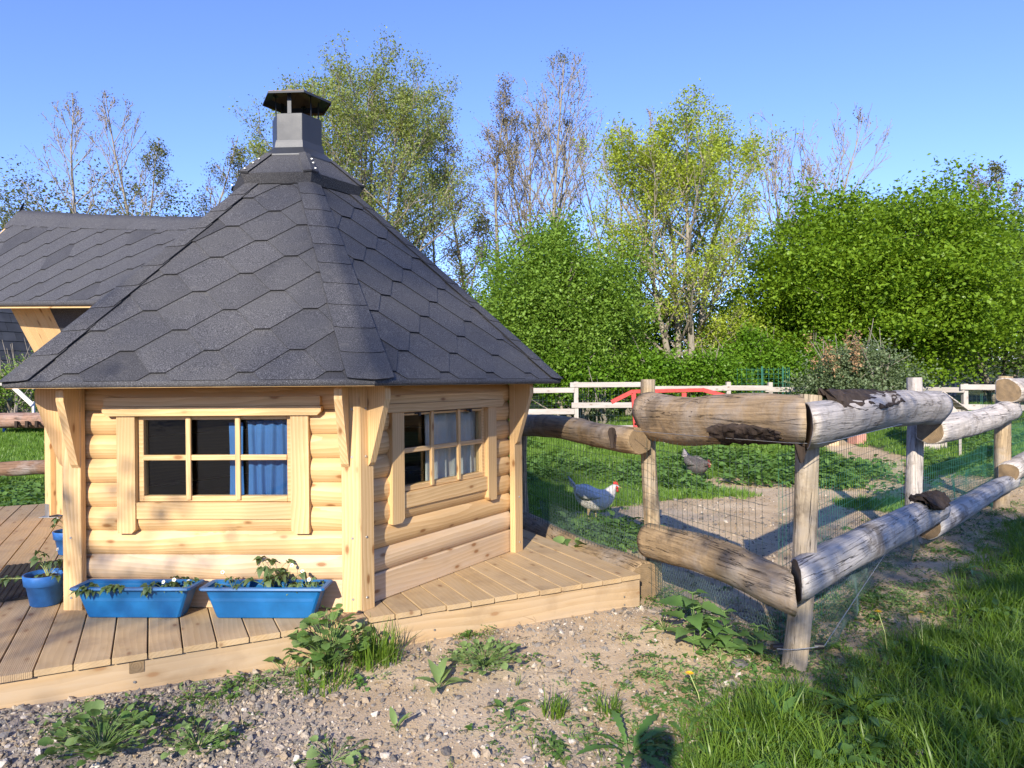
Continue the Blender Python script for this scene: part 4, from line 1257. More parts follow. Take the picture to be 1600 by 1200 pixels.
for i in range(5): board("back_board", shl, M_rail, (-.55, .53, .12 + i * .17), (.45, .53, .12 + i * .17), .16, .02, (0, -1, 0), .003)

x0, y0 = 6.25, 13.9
bx = thing("wooden_board", "pale upright wooden board standing on the grass under the log rail", "board", (x0, y0, zg(x0, y0)), R(10))
board("panel", bx, M_pale, (0, 0, -.02), (0, 0, .30), .21, .04, (0, -1, 0), .004); board("stay", bx, M_pale, (0, .18, 0), (0, .03, .24), .05, .03, (0, -1, 0), .004)
x0, y0 = 6.75, 14.0
bx = thing("feed_box", "small blue and pink wooden box on the grass beside the pale board", "box", (x0, y0, zg(x0, y0)), R(12))
M_pink = mat_plain("pink_wood", (.50, .25, .19), .7)
for s in (-1, 1): board("side", bx, M_pink, (s * .10, 0, 0), (s * .10, 0, .20), .24, .02, (1, 0, 0), .002)
board("front", bx, M_pink, (-.11, -.12, .10), (.11, -.12, .10), .20, .02, (0, -1, 0), .002); board("rear", bx, M_pink, (-.11, .12, .10), (.11, .12, .10), .20, .02, (0, -1, 0), .002)
board("lid", bx, M_bluep, (-.14, 0, .26), (.14, 0, .26), .30, .10, (0, 0, 1), .01)
x0, y0 = -10.6, 16.5
sl_ = thing("garden_slide", "blue plastic sheet lying on the lawn below the left log rail", "plastic sheet", (x0, y0, zg(x0, y0)), R(-5))
b = MB(); rings = []
for i in range(7):
    s = i / 6; x = -1.4 + 2.1 * s; z = .26 + .10 * math.sin(s * 3.1) - .10 * s
    rings.append([(x, y, z + dz + .03 * math.sin(y * 5 + s * 4)) for y, dz in ((-.6, 0), (-.2, .05), (.3, .06), (.7, 0))] + [(x, y, z - .02) for y in (.7, .3, -.2, -.6)])
b.loft(rings, cap0=0, cap1=0); b.build("sheet", mat_plain("blue_sheet", (.03, .13, .60), .4), sl_)
for x in (-1.2, .5): board("leg", sl_, M_bluep, (x, 0, -.02), (x, 0, .22), .06, .06, (0, -1, 0), .003)
# ------------------------------------------------------------------ hens
def mat_feather(name, a, b, c):
    t = NT(name); v = t.coord('Object')
    vo = t.new('TexVoronoi'); t.put(vo.inputs['Vector'], t.coord('Object', (42, 60, 60))); vo.inputs['Scale'].default_value = 1
    n = t.noise(v, 9, 4)
    col = t.mix(t.rng(n, .4, .62, 0, 1), a, b); col = t.mix(t.rng(vo.outputs['Distance'], .3, .75, 0, .6), col, c)
    return t.set(col, .8, t.bump(vo.outputs['Distance'], .5, .008), spec=.15)
M_red_comb = mat_plain("comb_red", (.60, .035, .03), .5); M_beak = mat_plain("beak", (.50, .35, .14), .4); M_leg = mat_plain("hen_leg", (.50, .38, .20), .5); M_eye = mat_plain("eye", (.01, .008, .006), .1)
def hen(label, loc, rz, s, mats, head_down=0.0, comb=None):
    M_comb = comb or M_red_comb
    Mb, Mw, Mt = mats
    t = thing("hen", label, "hen", loc, rz, "hens in the run"); t.scale = (s, s, s)
    # body: rings along a spine from tail root to beak root (x forward, z up)
    hx, hz = .220 + .03 * head_down, .368 - .10 * head_down
    sp = [(-.195, .375, .012, .022), (-.172, .340, .056, .062), (-.12, .290, .100, .108), (-.05, .245, .124, .128), (.02, .222, .130, .128), (.09, .232, .116, .116), (.140, .262, .088, .096),
          (.168, .295, .066, .074), (.188, .325 - .05 * head_down, .051, .056), (.203, .350 - .08 * head_down, .041, .043), (hx, hz, .035, .035), (hx + .022, hz + .004, .029, .030), (hx + .042, hz, .016, .017), (hx + .050, hz - .002, .006, .007)]
    b = MB(); rings = []
    for i, (x, z, w, h) in enumerate(sp):
        j, k = max(0, i - 1), min(len(sp) - 1, i + 1)
        d = Vector((sp[k][0] - sp[j][0], 0, sp[k][1] - sp[j][1])).normalized(); up = Vector((-d.z, 0, d.x))
        rings.append([Vector((x, 0, z)) + Vector((0, 1, 0)) * (w * math.cos(a)) + up * (h * math.sin(a)) for a in np.linspace(0, 2 * PI, 16, endpoint=False)])
    b.loft(rings, cap0=0, cap1=0); bo = b.build("body", Mb, t); sm = bo.modifiers.new('s', 'SUBSURF'); sm.levels = 1; sm.render_levels = 1
    for sd in (-1, 1):                      # folded wings
        b = MB(); N = 9; o, inn = [], []
        for i in range(N):
            q = i / (N - 1); x = .085 - .265 * q; hh = .062 * math.sin(PI * min(1, .16 + .84 * (1 - q) ** .8)) + .006; zc = .275 + .05 * q
            yy = .127 * math.sqrt(max(.05, 1 - ((x - .0) / .22) ** 2)) + .012
            o.append([(x, sd * (yy - .010), zc + hh), (x, sd * (yy + .006), zc + hh * .4), (x, sd * (yy + .008), zc - hh * .3), (x, sd * (yy - .004), zc - hh), (x, sd * (yy - .03), zc - hh * .3), (x, sd * (yy - .03), zc + hh * .4)])
        b.loft(o, cap0=0, cap1=0); b.build("wing", Mw, t)
    for i in range(9):                      # tail fan
        sd = (i - 4) / 4; b = MB()
        r0 = Vector((-.165, .018 * sd, .335)); tip = Vector((-.255 + .03 * abs(sd), .075 * sd, .475 - .09 * abs(sd))); d = (tip - r0).normalized(); sid = Vector((.35, 1, 0)).normalized() if sd >= 0 else Vector((-.35, 1, 0)).normalized()
        L = []
        for q, w in ((0, .012), (.4, .021), (.75, .024), (.93, .014), (1, .003)): c = r0.lerp(tip, q) + Vector((-.02 * q * q, 0, 0)); L.append([c - sid * w, c + Vector((.004, 0, .003)), c + sid * w, c - Vector((.004, 0, .003))])
        b.loft(L, cap0=0, cap1=0); b.build("tail_feather", Mt, t)
    b = MB(); pts = [(hx - .012, hz + .028), (hx - .006, hz + .062), (hx + .004, hz + .046), (hx + .012, hz + .068), (hx + .020, hz + .047), (hx + .030, hz + .060), (hx + .036, hz + .038), (hx + .046, hz + .020), (hx + .02, hz + .024)]
    b.prism(pts, -.005, .005, lambda u, v, h: (u, h, v)); b.build("comb", M_comb, t)
    b = MB()
    for sd in (-1, 1):
        for cx_, cz_, rx, rzz in ((hx + .026, hz - .002, .020, .018), (hx + .034, hz - .035, .012, .020)):
            rings = []
            for th in np.linspace(0, PI, 6): rings.append([(cx_ + rx * math.sin(th) * math.cos(a), sd * (.022 if cz_ > hz - .02 else .010) + .009 * math.cos(th) * sd, cz_ + rzz * math.sin(th) * math.sin(a)) for a in np.linspace(0, 2 * PI, 8, endpoint=False)])
            b.loft(rings)
    b.build("wattle", M_comb, t)
    b = MB(); b.loft([[(hx + .044, .010 * math.cos(a), hz + .010 * math.sin(a)) for a in np.linspace(0, 2 * PI, 7, endpoint=False)], [(hx + .062, .006 * math.cos(a), hz - .003 + .006 * math.sin(a)) for a in np.linspace(0, 2 * PI, 7, endpoint=False)], [(hx + .074, .001 * math.cos(a), hz - .010 + .001 * math.sin(a)) for a in np.linspace(0, 2 * PI, 7, endpoint=False)]], cap1=0); b.build("beak", M_beak, t)
    for sd in (-1, 1):
        b = MB(); b.loft([[(hx + .022 + .006 * math.cos(a) * q, sd * (.029 + .003 * (1 - q)), hz + .010 + .006 * math.sin(a) * q) for a in np.linspace(0, 2 * PI, 8, endpoint=False)] for q in (1, .6, .05)]); b.build("eye", M_eye, t)
        lx = .015 + .035 * sd
        P0 = [(lx - .02, sd * .045, .17), (lx - .035, sd * .047, .085), (lx - .025, sd * .048, .010)]; P1 = [(lx - .035, sd * .047, .085), (lx - .025, sd * .048, .010), (lx + .035, sd * .048, .004)]; R0 = [.030, .010, .007]; R1 = [.011, .008, .003]
        for ty in (-.025, .025): P0.append((lx - .025, sd * .048, .010)); P1.append((lx + .025, sd * .048 + ty, .004)); R0.append(.007); R1.append(.003)
        P0.append((lx - .025, sd * .048, .010)); P1.append((lx - .055, sd * .048, .005)); R0.append(.006); R1.append(.003)
        Vt, Ft = tubes(P0, P1, R0, R1, 7); obj("leg", np_mesh("leg", Vt, Ft, M_leg, True), t)
    return t
FW = (mat_feather("white_feather", (.74, .70, .62), (.66, .62, .55), (.55, .52, .48)), mat_feather("grey_feather", (.56, .55, .54), (.68, .66, .62), (.44, .44, .44)), mat_feather("dark_tail", (.22, .22, .23), (.74, .71, .66), (.10, .10, .11)))
FG = (mat_feather("smoke_feather", (.085, .075, .070), (.14, .125, .115), (.045, .04, .04)), mat_feather("smoke_wing", (.14, .125, .115), (.20, .18, .165), (.06, .055, .05)), mat_feather("mauve_tail", (.24, .21, .22), (.33, .30, .30), (.14, .12, .12)))
hen("white hen with grey wings and red face walking by the netting", (.86, 7.62, zg(.86, 7.62)), R(-12), 1.0, FW)
hen("dark grey hen standing where the grass meets the bare ground", (2.70, 10.5, zg(2.7, 10.5)), R(-62), .98, FG, .75, mat_plain("dark_comb", (.15, .035, .03), .6))

# ------------------------------------------------------------------ leaf shapes
M_lf_nettle = mat_leaf("nettle_leaf", (.085, .175, .040), (.155, .27, .08), .3, .5)
M_lf_dark = mat_leaf("mallow_leaf", (.060, .130, .026), (.14, .235, .06), .32, .55)
M_lf_pale = mat_leaf("pale_weed_leaf", (.14, .225, .065), (.24, .34, .12), .3, .55)
M_lf_str = mat_leaf("strawberry_leaf", (.075, .125, .045), (.15, .22, .085), .3, .5)
M_lf_dand = mat_leaf("dandelion_leaf", (.065, .150, .030), (.13, .245, .06), .32, .42)
M_grass = mat_leaf("grass_blade", (.070, .150, .014), (.20, .30, .045), .38, .4, (1.5, 1.5, .4))
M_grass2 = mat_leaf("far_grass_blade", (.11, .215, .028), (.235, .375, .075), .38, .4, (1.5, 1.5, .4))
M_stem = mat_plain("green_stem", (.12, .20, .05), .5, var=.2); M_stempale = mat_plain("pale_stem", (.38, .42, .14), .5, var=.2)
M_yel = mat_plain("dandelion_yellow", (.80, .48, .01), .6); M_petal = mat_plain("white_petal", (.80, .79, .74), .6); M_dry = mat_plain("dry_stalk", (.38, .30, .18), .7)

def leaf_arrays(kind, L=1.0, W=.6, fold=.25, droop=.35, n=7, ripple=0.0, seed=0):
    """leaf along +X from the stalk, upper side +Z; returns verts, quads"""
    r_ = np.random.default_rng(seed); V_, F_ = [], []
    for i in range(n + 1):
        s = i / n
        if kind == 'ovate': w = math.sin(PI * min(1, s ** .62)) * (1 - .25 * s) + (0.0 if s in (0, 1) else .03)
        elif kind == 'round': w = math.sqrt(max(0, 1 - (2 * s - 1) ** 2)) ** .8
        elif kind == 'lance': w = math.sin(PI * s ** .8) ** .8
        elif kind == 'dand': w = (.25 + .75 * s ** .8) * (1 if s < .8 else (1 - s) / .2) * (.62 if i % 2 else 1.0)
        else: w = math.sin(PI * s)
        if kind in ('ovate', 'round') and ripple: w *= 1 + (ripple if i % 2 else -ripple)
        w = max(w, .02) * W / 2; z = -droop * L * s * s; x = L * s * (1 - .18 * droop * s)
        V_ += [(x - (.12 * w if ripple else 0), -w, z + fold * w + r_.normal(0, .01) * L), (x, 0, z), (x - (.12 * w if ripple else 0), w, z + fold * w + r_.normal(0, .01) * L)]
    for i in range(n):
        a = i * 3; F_ += [(a, a + 3, a + 4, a + 1), (a + 1, a + 4, a + 5, a + 2)]
    return np.array(V_), np.array(F_)
def leaf_mesh(name, mat, *a, **k):
    v, f = leaf_arrays(*a, **k); return np_mesh(name, v, f, mat, True)
LM = {
    'nettle': leaf_mesh("leaf", M_lf_nettle, 'ovate', 1, .68, .22, .35, 11, .10),
    'mallow': leaf_mesh("leaf", M_lf_dark, 'round', 1, 1.05, .30, .25, 9, .09),
    'mallow2': leaf_mesh("leaf", M_lf_pale, 'round', 1, .95, .35, .3, 9, .10),
    'pale': leaf_mesh("leaf", M_lf_pale, 'lance', 1, .36, .3, .45, 8),
    'straw': leaf_mesh("leaf", M_lf_str, 'ovate', 1, .74, .5, .45, 7, .07),
    'dand': leaf_mesh("leaf", M_lf_dand, 'dand', 1, .30, .25, .55, 13),
    'lance': leaf_mesh("leaf", M_lf_dand, 'lance', 1, .27, .35, .45, 8),
    'lanced': leaf_mesh("leaf", M_lf_dark, 'lance', 1, .34, .35, .5, 8),
}
def leaf(parent, kind, p, yaw, pitch, size, roll=0.0):
    M = Matrix.Translation(p) @ Matrix.Rotation(yaw, 4, 'Z') @ Matrix.Rotation(-pitch, 4, 'Y') @ Matrix.Rotation(roll, 4, 'X') @ Matrix.Scale(size, 4)
    return obj("leaf", LM[kind], parent, M)
def stems(parent, paths, r=.002, mat=None, name="stem"):
    P0, P1, R0 = [], [], []
    for pth in paths:
        for a, b_ in zip(pth[:-1], pth[1:]): P0.append(tuple(a)); P1.append(tuple(b_)); R0.append(r)
    Vt, Ft = tubes(P0, P1, R0, [q * .85 for q in R0], 5); return obj(name, np_mesh(name, Vt, Ft, mat or M_stem, True), parent)
def arc(p, yaw, L, rise, n=4, bend=1.0):
    out = []
    for i in range(n + 1):
        s = i / n; out.append(Vector(p) + Vector((math.cos(yaw) * L * s, math.sin(yaw) * L * s, rise * (s - .45 * bend * s * s) / (1 - .45 * bend))))
    return out
def rosette(name, label, cat, x, y, n, kind, lmin, lmax, pitch=(10, 55), seed=0, group=None, z=None, stalk=.3):
    r_ = np.random.default_rng(seed); z = zg(x, y) - .004 if z is None else z
    t = thing(name, label, cat, (x, y, z), 0, group); paths = []
    for i in range(n):
        yaw = i * 2.4 + r_.uniform(-.4, .4); L = r_.uniform(lmin, lmax); pt = R(r_.uniform(*pitch)); st = L * stalk * r_.uniform(.6, 1.3)
        e = Vector((math.cos(yaw) * math.cos(pt), math.sin(yaw) * math.cos(pt), math.sin(pt))) * st
        paths.append([Vector((0, 0, 0)), e]); leaf(t, kind, e, yaw, pt, L, r_.uniform(-.4, .4))
    stems(t, paths, .0016); return t
def bushy(name, label, cat, x, y, n, kinds, rad, h, lmin, lmax, seed, stemr=.0022, dirs=None, smat=None, pitch=(-15, 45)):
    """stalked leaves raised from one foot"""
    r_ = np.random.default_rng(seed); t = thing(name, label, cat, (x, y, zg(x, y) - .01)); paths = []
    for i in range(n):
        yaw = i * 2.4 + r_.uniform(-.5, .5) if dirs is None else R(r_.uniform(*dirs)); q = math.sqrt(r_.uniform(.05, 1)); top = h * r_.uniform(.35, 1.0) * (1 - .45 * q)
        p = arc((0, 0, 0), yaw, rad * q, top, 4, .9); paths.append(p); leaf(t, kinds[i % len(kinds)], p[-1], yaw + r_.uniform(-.6, .6), R(r_.uniform(*pitch)), r_.uniform(lmin, lmax), r_.uniform(-.5, .5))
    stems(t, paths, stemr, smat); return t

# nettle by the corner post
def nettle(x, y, h, seed, label, pairs=5, smax=.125):
    r_ = np.random.default_rng(seed); t = thing("nettle_plant", label, "nettle", (x, y, zg(x, y) - .01)); top = Vector((r_.uniform(-.03, .03), r_.uniform(-.03, .03), h))
    paths = [[Vector((0, 0, 0)), top * .5 + Vector((.01, 0, 0)), top]]
    for i in range(pairs):
        s = .22 + .76 * i / (pairs - 1); c = top * s; yaw0 = (PI / 2 if i % 2 else 0) + r_.uniform(-.3, .3) - .4; L = smax * (1 - .55 * abs(s - .45)) * (.55 if i == pairs - 1 else 1)
        for k in (0, 1):
            yaw = yaw0 + k * PI; e = c + Vector((math.cos(yaw), math.sin(yaw), .45)) * L * .32; paths.append([c, e]); leaf(t, 'nettle', e, yaw, R(r_.uniform(-5, 25)), L * r_.uniform(.85, 1.12), r_.uniform(-.35, .35))
    stems(t, paths, .0032, M_stem); return t
nettle(.98, 3.90, .33, 1, "tallest nettle with toothed leaves growing by the netting left of the corner post", 7, .175)
nettle(1.16, 3.90, .24, 2, "smaller nettle close to the right of the tallest nettle", 5, .13)
nettle(1.10, 4.08, .24, 8, "slender nettle pressed against the netting behind the tallest nettle", 5, .12)
bushy("low_weed", "low weed with small pale leaves under the nettles at the netting", "weed", 1.16, 3.88, 20, ('pale', 'mallow2'), .12, .09, .03, .05, 3)
nettle(1.06, 3.88, .20, 9, "short nettle in front between the tall and the small nettle", 5, .13)
nettle(1.27, 3.82, .19, 10, "nettle nearest the corner post", 5, .11)
bushy("low_weed", "clump of small leaves between the deck corner and the nettles", "weed", .88, 4.18, 26, ('pale', 'lance'), .16, .10, .03, .055, 4)
# mallow and grass at the deck's front
bushy("mallow_plant", "dark green lobed mallow growing against the deck's front beam", "weed", -.93, 3.58, 100, ('mallow', 'mallow', 'mallow2'), .19, .34, .03, .065, 5, .0018, None, None, (-10, 65))
bushy("mallow_plant", "small mallow shoot leaning out left of the bigger mallow", "weed", -1.13, 3.50, 7, ('mallow',), .09, .14, .04, .06, 6)
def tuft_obj(name, label, x, y, n, h, rad, seed, mat=None, cat="grass", lean=.5):
    r_ = np.random.default_rng(seed); t_v, t_f = blades(n, h, rad, r_, lean); t = thing(name, label, cat, (x, y, zg(x, y) - .01)); obj("blades", np_mesh("blades", t_v, t_f, mat or M_grass), t)['kind'] = 'stuff'; return t
def blades(n, h, rad, r_, lean=.5, w=.0035, seg=3):
    V_, F_ = [], []
    for i in range(n):
        a = r_.uniform(0, 6.283); q = math.sqrt(r_.uniform(0, 1)) * rad; bx, by = q * math.cos(a), q * math.sin(a)
        yaw = a + r_.uniform(-1.2, 1.2); L = h * r_.uniform(.45, 1.1); ln = lean * r_.uniform(.1, 1.3); ww = w * r_.uniform(.7, 1.4)
        dx, dy = math.cos(yaw), math.sin(yaw); tw = yaw + PI / 2 + r_.uniform(-.6, .6); sx, sy = math.cos(tw) * ww, math.sin(tw) * ww; n0 = len(V_)
        for k in range(seg + 1):
            s = k / seg; o = ln * L * s * s; z = L * (s - .25 * ln * s * s); ws = (1 - s ** 1.6) * .9 + .1 if k < seg else .08
            V_ += [(bx + dx * o - sx * ws, by + dy * o - sy * ws, z), (bx + dx * o + sx * ws, by + dy * o + sy * ws, z)]
        for k in range(seg): F_.append((n0 + 2 * k, n0 + 2 * k + 1, n0 + 2 * k + 3, n0 + 2 * k + 2))
    return np.array(V_), np.array(F_)
tuft_obj("grass_tuft", "tall fine grass tuft in front of the deck right of the mallow", -.70, 3.66, 190, .22, .12, 11, M_grass)
tuft_obj("grass_tuft", "dark low grass tuft below the mallow", -.92, 3.42, 110, .12, .14, 12, M_grass)
tuft_obj("grass_tuft", "thin grass tuft on bare earth left of the photographer's shadow", .17, 3.18, 60, .13, .05, 13, M_grass, lean=.9)
tuft_obj("grass_tuft", "small grass tuft on bare earth right of the thin tuft", .42, 3.22, 50, .12, .06, 14, M_grass, lean=.8)
bushy("mallow_plant", "pale green spreading weed on the earth in front of the deck's middle", "weed", -.15, 3.66, 130, ('mallow2', 'pale', 'mallow2'), .19, .13, .020, .045, 15, .0012, None, None, (0, 70))
rosette("leafy_rosette", "rosette of long upright leaves beside the pale spreading weed", "weed", -.36, 3.40, 7, 'pale', .10, .14, (30, 70), 16)
rosette("leafy_rosette", "single upright leaf sprout standing on the gravel", "weed", -.50, 3.02, 4, 'pale', .07, .10, (50, 80), 17)
rosette("leafy_rosette", "flat rosette with two long leaves on earth near the centre", "weed", -.03, 3.22, 5, 'lance', .08, .12, (5, 30), 18)
rosette("leafy_rosette", "small dark rosette between pebbles below the thin grass tuft", "weed", .14, 2.92, 6, 'lanced', .05, .08, (15, 50), 19)
bushy("leafy_weed", "large leafy weed on the gravel at the lower left", "weed", -1.62, 2.80, 150, ('mallow', 'mallow2', 'straw', 'mallow'), .19, .19, .020, .050, 20, .0013, None, None, (0, 75))
bushy("leafy_weed", "smaller leafy weed right of the large one on the gravel", "weed", -1.27, 2.86, 70, ('mallow2', 'straw', 'mallow'), .13, .11, .016, .036, 21, .0011, None, None, (0, 75))
bushy("leafy_weed", "low weed among stones at the bottom edge left of centre", "weed", -.72, 2.80, 36, ('mallow2', 'lanced'), .15, .08, .025, .05, 22, .0015)
bushy("leafy_weed", "bright green lettuce-like weed growing between deck edge and lower rail", "weed", .46, 5.75, 20, ('mallow2', 'mallow'), .12, .26, .08, .13, 23, .003)
def dandelion(x, y, label, seed, flowers, n=9, lmin=.10, lmax=.17, kind='dand'):
    t = rosette("dandelion", label, "dandelion", x, y, n, kind, lmin, lmax, (12, 50), seed, stalk=.1); r_ = np.random.default_rng(seed + 50)
    for (dx, dy, h) in flowers:
        top = Vector((dx, dy, h)); stems(t, [[Vector((0, 0, 0)), Vector((dx * .3, dy * .3, h * .55)), top]], .0024, M_stempale, "flower_stem")
        b = MB(); n_ = 26
        for i in range(n_):
            for rr, hh in ((.019, .004), (.012, .008)):
                a = 2 * PI * i / n_ + (.1 if rr < .015 else 0); a2 = a + 2 * PI / n_ * .8; c = top
                b.add([c, c + Vector((rr * math.cos(a), rr * math.sin(a), hh)), c + Vector((rr * 1.05 * math.cos((a + a2) / 2), rr * 1.05 * math.sin((a + a2) / 2), hh)), c + Vector((rr * math.cos(a2), rr * math.sin(a2), hh))], [(0, 1, 2, 3)])
        b.build("flower_head", M_yel, t)
    return t
dandelion(.84, 3.20, "dandelion with one tall yellow flower above bare earth", 1, [(-.03, .10, .14)])
dandelion(2.02, 3.86, "dandelion with a large yellow flower in shaded grass", 2, [(-.02, .06, .22)])
dandelion(2.22, 3.88, "dandelion with a small yellow flower right of the larger one", 3, [(.02, .05, .21)])
rosette("dandelion", "dandelion rosette of long leaves left of the photographer's shadow", "dandelion", .46, 2.86, 9, 'dand', .13, .20, (15, 50), 4)
rosette("dandelion", "dandelion rosette of long leaves right of the photographer's shadow", "dandelion", .72, 2.95, 9, 'dand', .13, .20, (15, 45), 5)
rosette("dandelion", "broad-leaved dandelion rosette below the corner post", "dandelion", 1.30, 3.35, 9, 'dand', .10, .16, (15, 50), 6)
for i, (x, y, lab) in enumerate(((1.55, 3.20, "dock plant with broad leaves in the dark grass below the corner post"), (2.05, 3.05, "dock plant with broad leaves in the shaded grass at the lower right"))):
    rosette("dock_plant", lab, "weed", x, y, 8, 'lanced', .10, .17, (20, 65), 30 + i)
# cleavers and bits of weed in front of the deck corner: many, uncountable, see stuff below

# ------------------------------------------------------------------ planters and pots
def planter(label, x0, x1, y, rz):
    """x0..x1 at the foot"""
    xc = (x0 + x1) / 2; L = (x1 - x0); t = thing("window_box", label, "planter", (xc, y + .052, DECK_Z), rz, "blue planters before the front wall")
    H = .155; lw, dw = L / 2, .050; LW, DW = L / 2 + .058, .072
    def rect(a, b_, z, c=.012): return [(-a + c, -b_, z), (a - c, -b_, z), (a, -b_ + c, z), (a, b_ - c, z), (a - c, b_, z), (-a + c, b_, z), (-a, b_ - c, z), (-a, -b_ + c, z)]
    b = MB(); b.loft([rect(lw - .01, dw - .01, 0), rect(lw, dw, .006), rect(LW - .006, DW - .006, H - .001), rect(LW - .012, DW - .012, H - .001), rect(lw + .022, dw + .012, H - .06)], smooth=False, cap0=0); o = b.build("tub", M_plant, t)
    bv = o.modifiers.new('edge', 'BEVEL'); bv.width = .003; bv.segments = 2; bv.limit_method = 'ANGLE'; bv.angle_limit = R(25)
    b = MB(); b.loft([rect(LW - .004, DW - .004, H - .004), rect(LW + .012, DW + .014, H), rect(LW + .018, DW + .020, H + .006), rect(LW + .015, DW + .017, H + .016), rect(LW + .0, DW + .002, H + .019), rect(LW - .012, DW - .012, H + .012), rect(LW - .012, DW - .012, H - .002)], smooth=False); b.build("rim", M_plant, t)
    NX, NY = 22, 8; b = MB(); vs = [((LW - .02) * (2 * i / NX - 1), (DW - .02) * (2 * j / NY - 1), H - .028 + rng.normal(0, .005)) for j in range(NY + 1) for i in range(NX + 1)]
    b.add(vs, [(j * (NX + 1) + i, j * (NX + 1) + i + 1, (j + 1) * (NX + 1) + i + 1, (j + 1) * (NX + 1) + i) for j in range(NY) for i in range(NX)]); b.build("soil", M_soil, t)
    return t, H, LW, DW
def strawberry(name, label, x, y, z, n, rad, hmin, hmax, lmin, lmax, seed, nfl=1, smat=None, dirs=None, kind='straw', group=None):
    r_ = np.random.default_rng(seed); t = thing(name, label, "strawberry plant", (x, y, z), 0, group); paths = []
    for i in range(n):
        yaw = i * 2.4 + r_.uniform(-.6, .6) if dirs is None else R(r_.uniform(*dirs)); q = r_.uniform(.25, 1); h = r_.uniform(hmin, hmax)
        p = arc((0, 0, 0), yaw, rad * q, h, 5, 1.0 if h > 0 else 0); paths.append(p); L = r_.uniform(lmin, lmax)
        for k in (-1, 0, 1): leaf(t, kind, p[-1], yaw + k * 1.15, R(r_.uniform(-35, 15)), L * (1 if k == 0 else .85), r_.uniform(-.5, .5))
    stems(t, paths, .0016, smat or M_stem)
    for i in range(nfl):
        yaw = r_.uniform(0, 6.28); p = arc((0, 0, 0), yaw, rad * .6, hmax * r_.uniform(.7, 1.2), 4, .8); stems(t, [p], .0011, M_stempale, "flower_stem"); b = MB(); c = p[-1]; nrm = Vector((r_.uniform(-.5, .5), -1, .5)).normalized(); u = nrm.orthogonal().normalized(); w = nrm.cross(u)
        for k in range(5):
            a = k * 2 * PI / 5; d1 = u * math.cos(a) + w * math.sin(a); d2 = -u * math.sin(a) + w * math.cos(a); b.add([c, c + d1 * .005 - d2 * .006, c + d1 * .010 - d2 * .003 + nrm * .002, c + d1 * .010 + d2 * .003 + nrm * .002, c + d1 * .005 + d2 * .006], [(0, 1, 2, 3, 4)], 0)
        b.add([c + nrm * .003 + (u * math.cos(a) + w * math.sin(a)) * .004 for a in np.linspace(0, 6.28, 7)[:-1]], [tuple(range(6))], 1)
        b.build("flower", [M_petal, M_yel], t)
    return t
pz = DECK_Z + .128
planter("left blue trough planter standing on the deck boards", -2.27, -1.77, 3.79, R(-2))
planter("right blue trough planter standing on the deck boards beside the corner", -1.575, -1.06, 3.765, R(-2))
strawberry("strawberry_plant", "drooping strawberry plant at the left end of the left planter", -2.21, 3.84, pz, 6, .11, .02, .07, .04, .058, 1, 0, dirs=(150, 290))
strawberry("strawberry_plant", "limp strawberry plant hanging over the left planter's front rim", -2.10, 3.81, pz, 5, .08, .03, .06, .045, .06, 2, 0, dirs=(230, 310))
strawberry("strawberry_plant", "strawberry plant with white flower in the middle of the left planter", -1.88, 3.845, pz, 12, .11, .01, .06, .035, .05, 3, 2)
strawberry("strawberry_plant", "strawberry plant spreading at the right end of the left planter", -1.78, 3.845, pz, 7, .09, .02, .05, .04, .055, 4, 1)
strawberry("strawberry_plant", "wilted strawberry plant of thin stalks at the right planter's left end", -1.50, 3.825, pz, 9, .10, .03, .10, .02, .035, 5, 1)
strawberry("strawberry_plant", "tallest strawberry plant in the right planter", -1.31, 3.83, pz, 10, .11, .05, .16, .05, .07, 6, 0)
strawberry("strawberry_plant", "broad-leaved strawberry plant right of the tallest one", -1.22, 3.82, pz, 8, .09, .03, .11, .05, .075, 7, 1)
strawberry("strawberry_plant", "small-leaved strawberry plant with white flower at the right planter's right end", -1.10, 3.81, pz, 14, .09, .02, .09, .022, .035, 8, 2)
def pot(label, x, y, r0, r1, H, rz=0):
    t = thing("plant_pot", label, "plant pot", (x, y, DECK_Z), rz, "blue round pots on the deck"); b = MB(); N = 28
    prof = [(r0 * .92, 0), (r0, .004), (r0 + (r1 - r0) * .66, H * .66), (r1 - .004, H * .66 + .001), (r1, H * .67), (r1 + .006, H * .985), (r1 + .004, H), (r1 - .004, H), (r1 - .007, H * .8)]
    b.loft([[(r * math.cos(a), r * math.sin(a), z) for a in np.linspace(0, 2 * PI, N, endpoint=False)] for r, z in prof], cap0=0); b.build("pot", M_pot, t)
    b = MB(); v = [(0, 0, H * .86)] + [(q * (r1 - .006) * math.cos(a), q * (r1 - .006) * math.sin(a), H * .85 + rng.normal(0, .003)) for q in (.5, 1) for a in np.linspace(0, 2 * PI, N, endpoint=False)]
    b.add(v, [(0, 1 + i, 1 + (i + 1) % N) for i in range(N)] + [(1 + i, 1 + N + i, 1 + N + (i + 1) % N, 1 + (i + 1) % N) for i in range(N)]); b.build("soil", M_soil, t); return t
pot("round blue pot standing alone on the deck in front of the dark mat", -2.66, 4.06, .076, .106, .175)
pot("blue pot half hidden behind the left corner plank", -3.28, 5.28, .072, .102, .170)
strawberry("strawberry_plant", "pale strawberry plant with white flower in the front round pot", -2.65, 4.06, DECK_Z + .148, 11, .15, .02, .16, .045, .06, 11, 1, M_stempale)
strawberry("strawberry_plant", "strawberry plant trailing over the left rim of the front round pot", -2.68, 4.03, DECK_Z + .150, 4, .19, .00, .02, .05, .065, 12, 0, M_stempale, dirs=(165, 215))
strawberry("strawberry_plant", "strawberry plant with a flower in the pot behind the corner plank", -3.28, 5.28, DECK_Z + .145, 8, .13, .04, .13, .04, .055, 13, 2)
mt = MB(); mt.box((0, 0, .006), (.95, .62, .012)); 
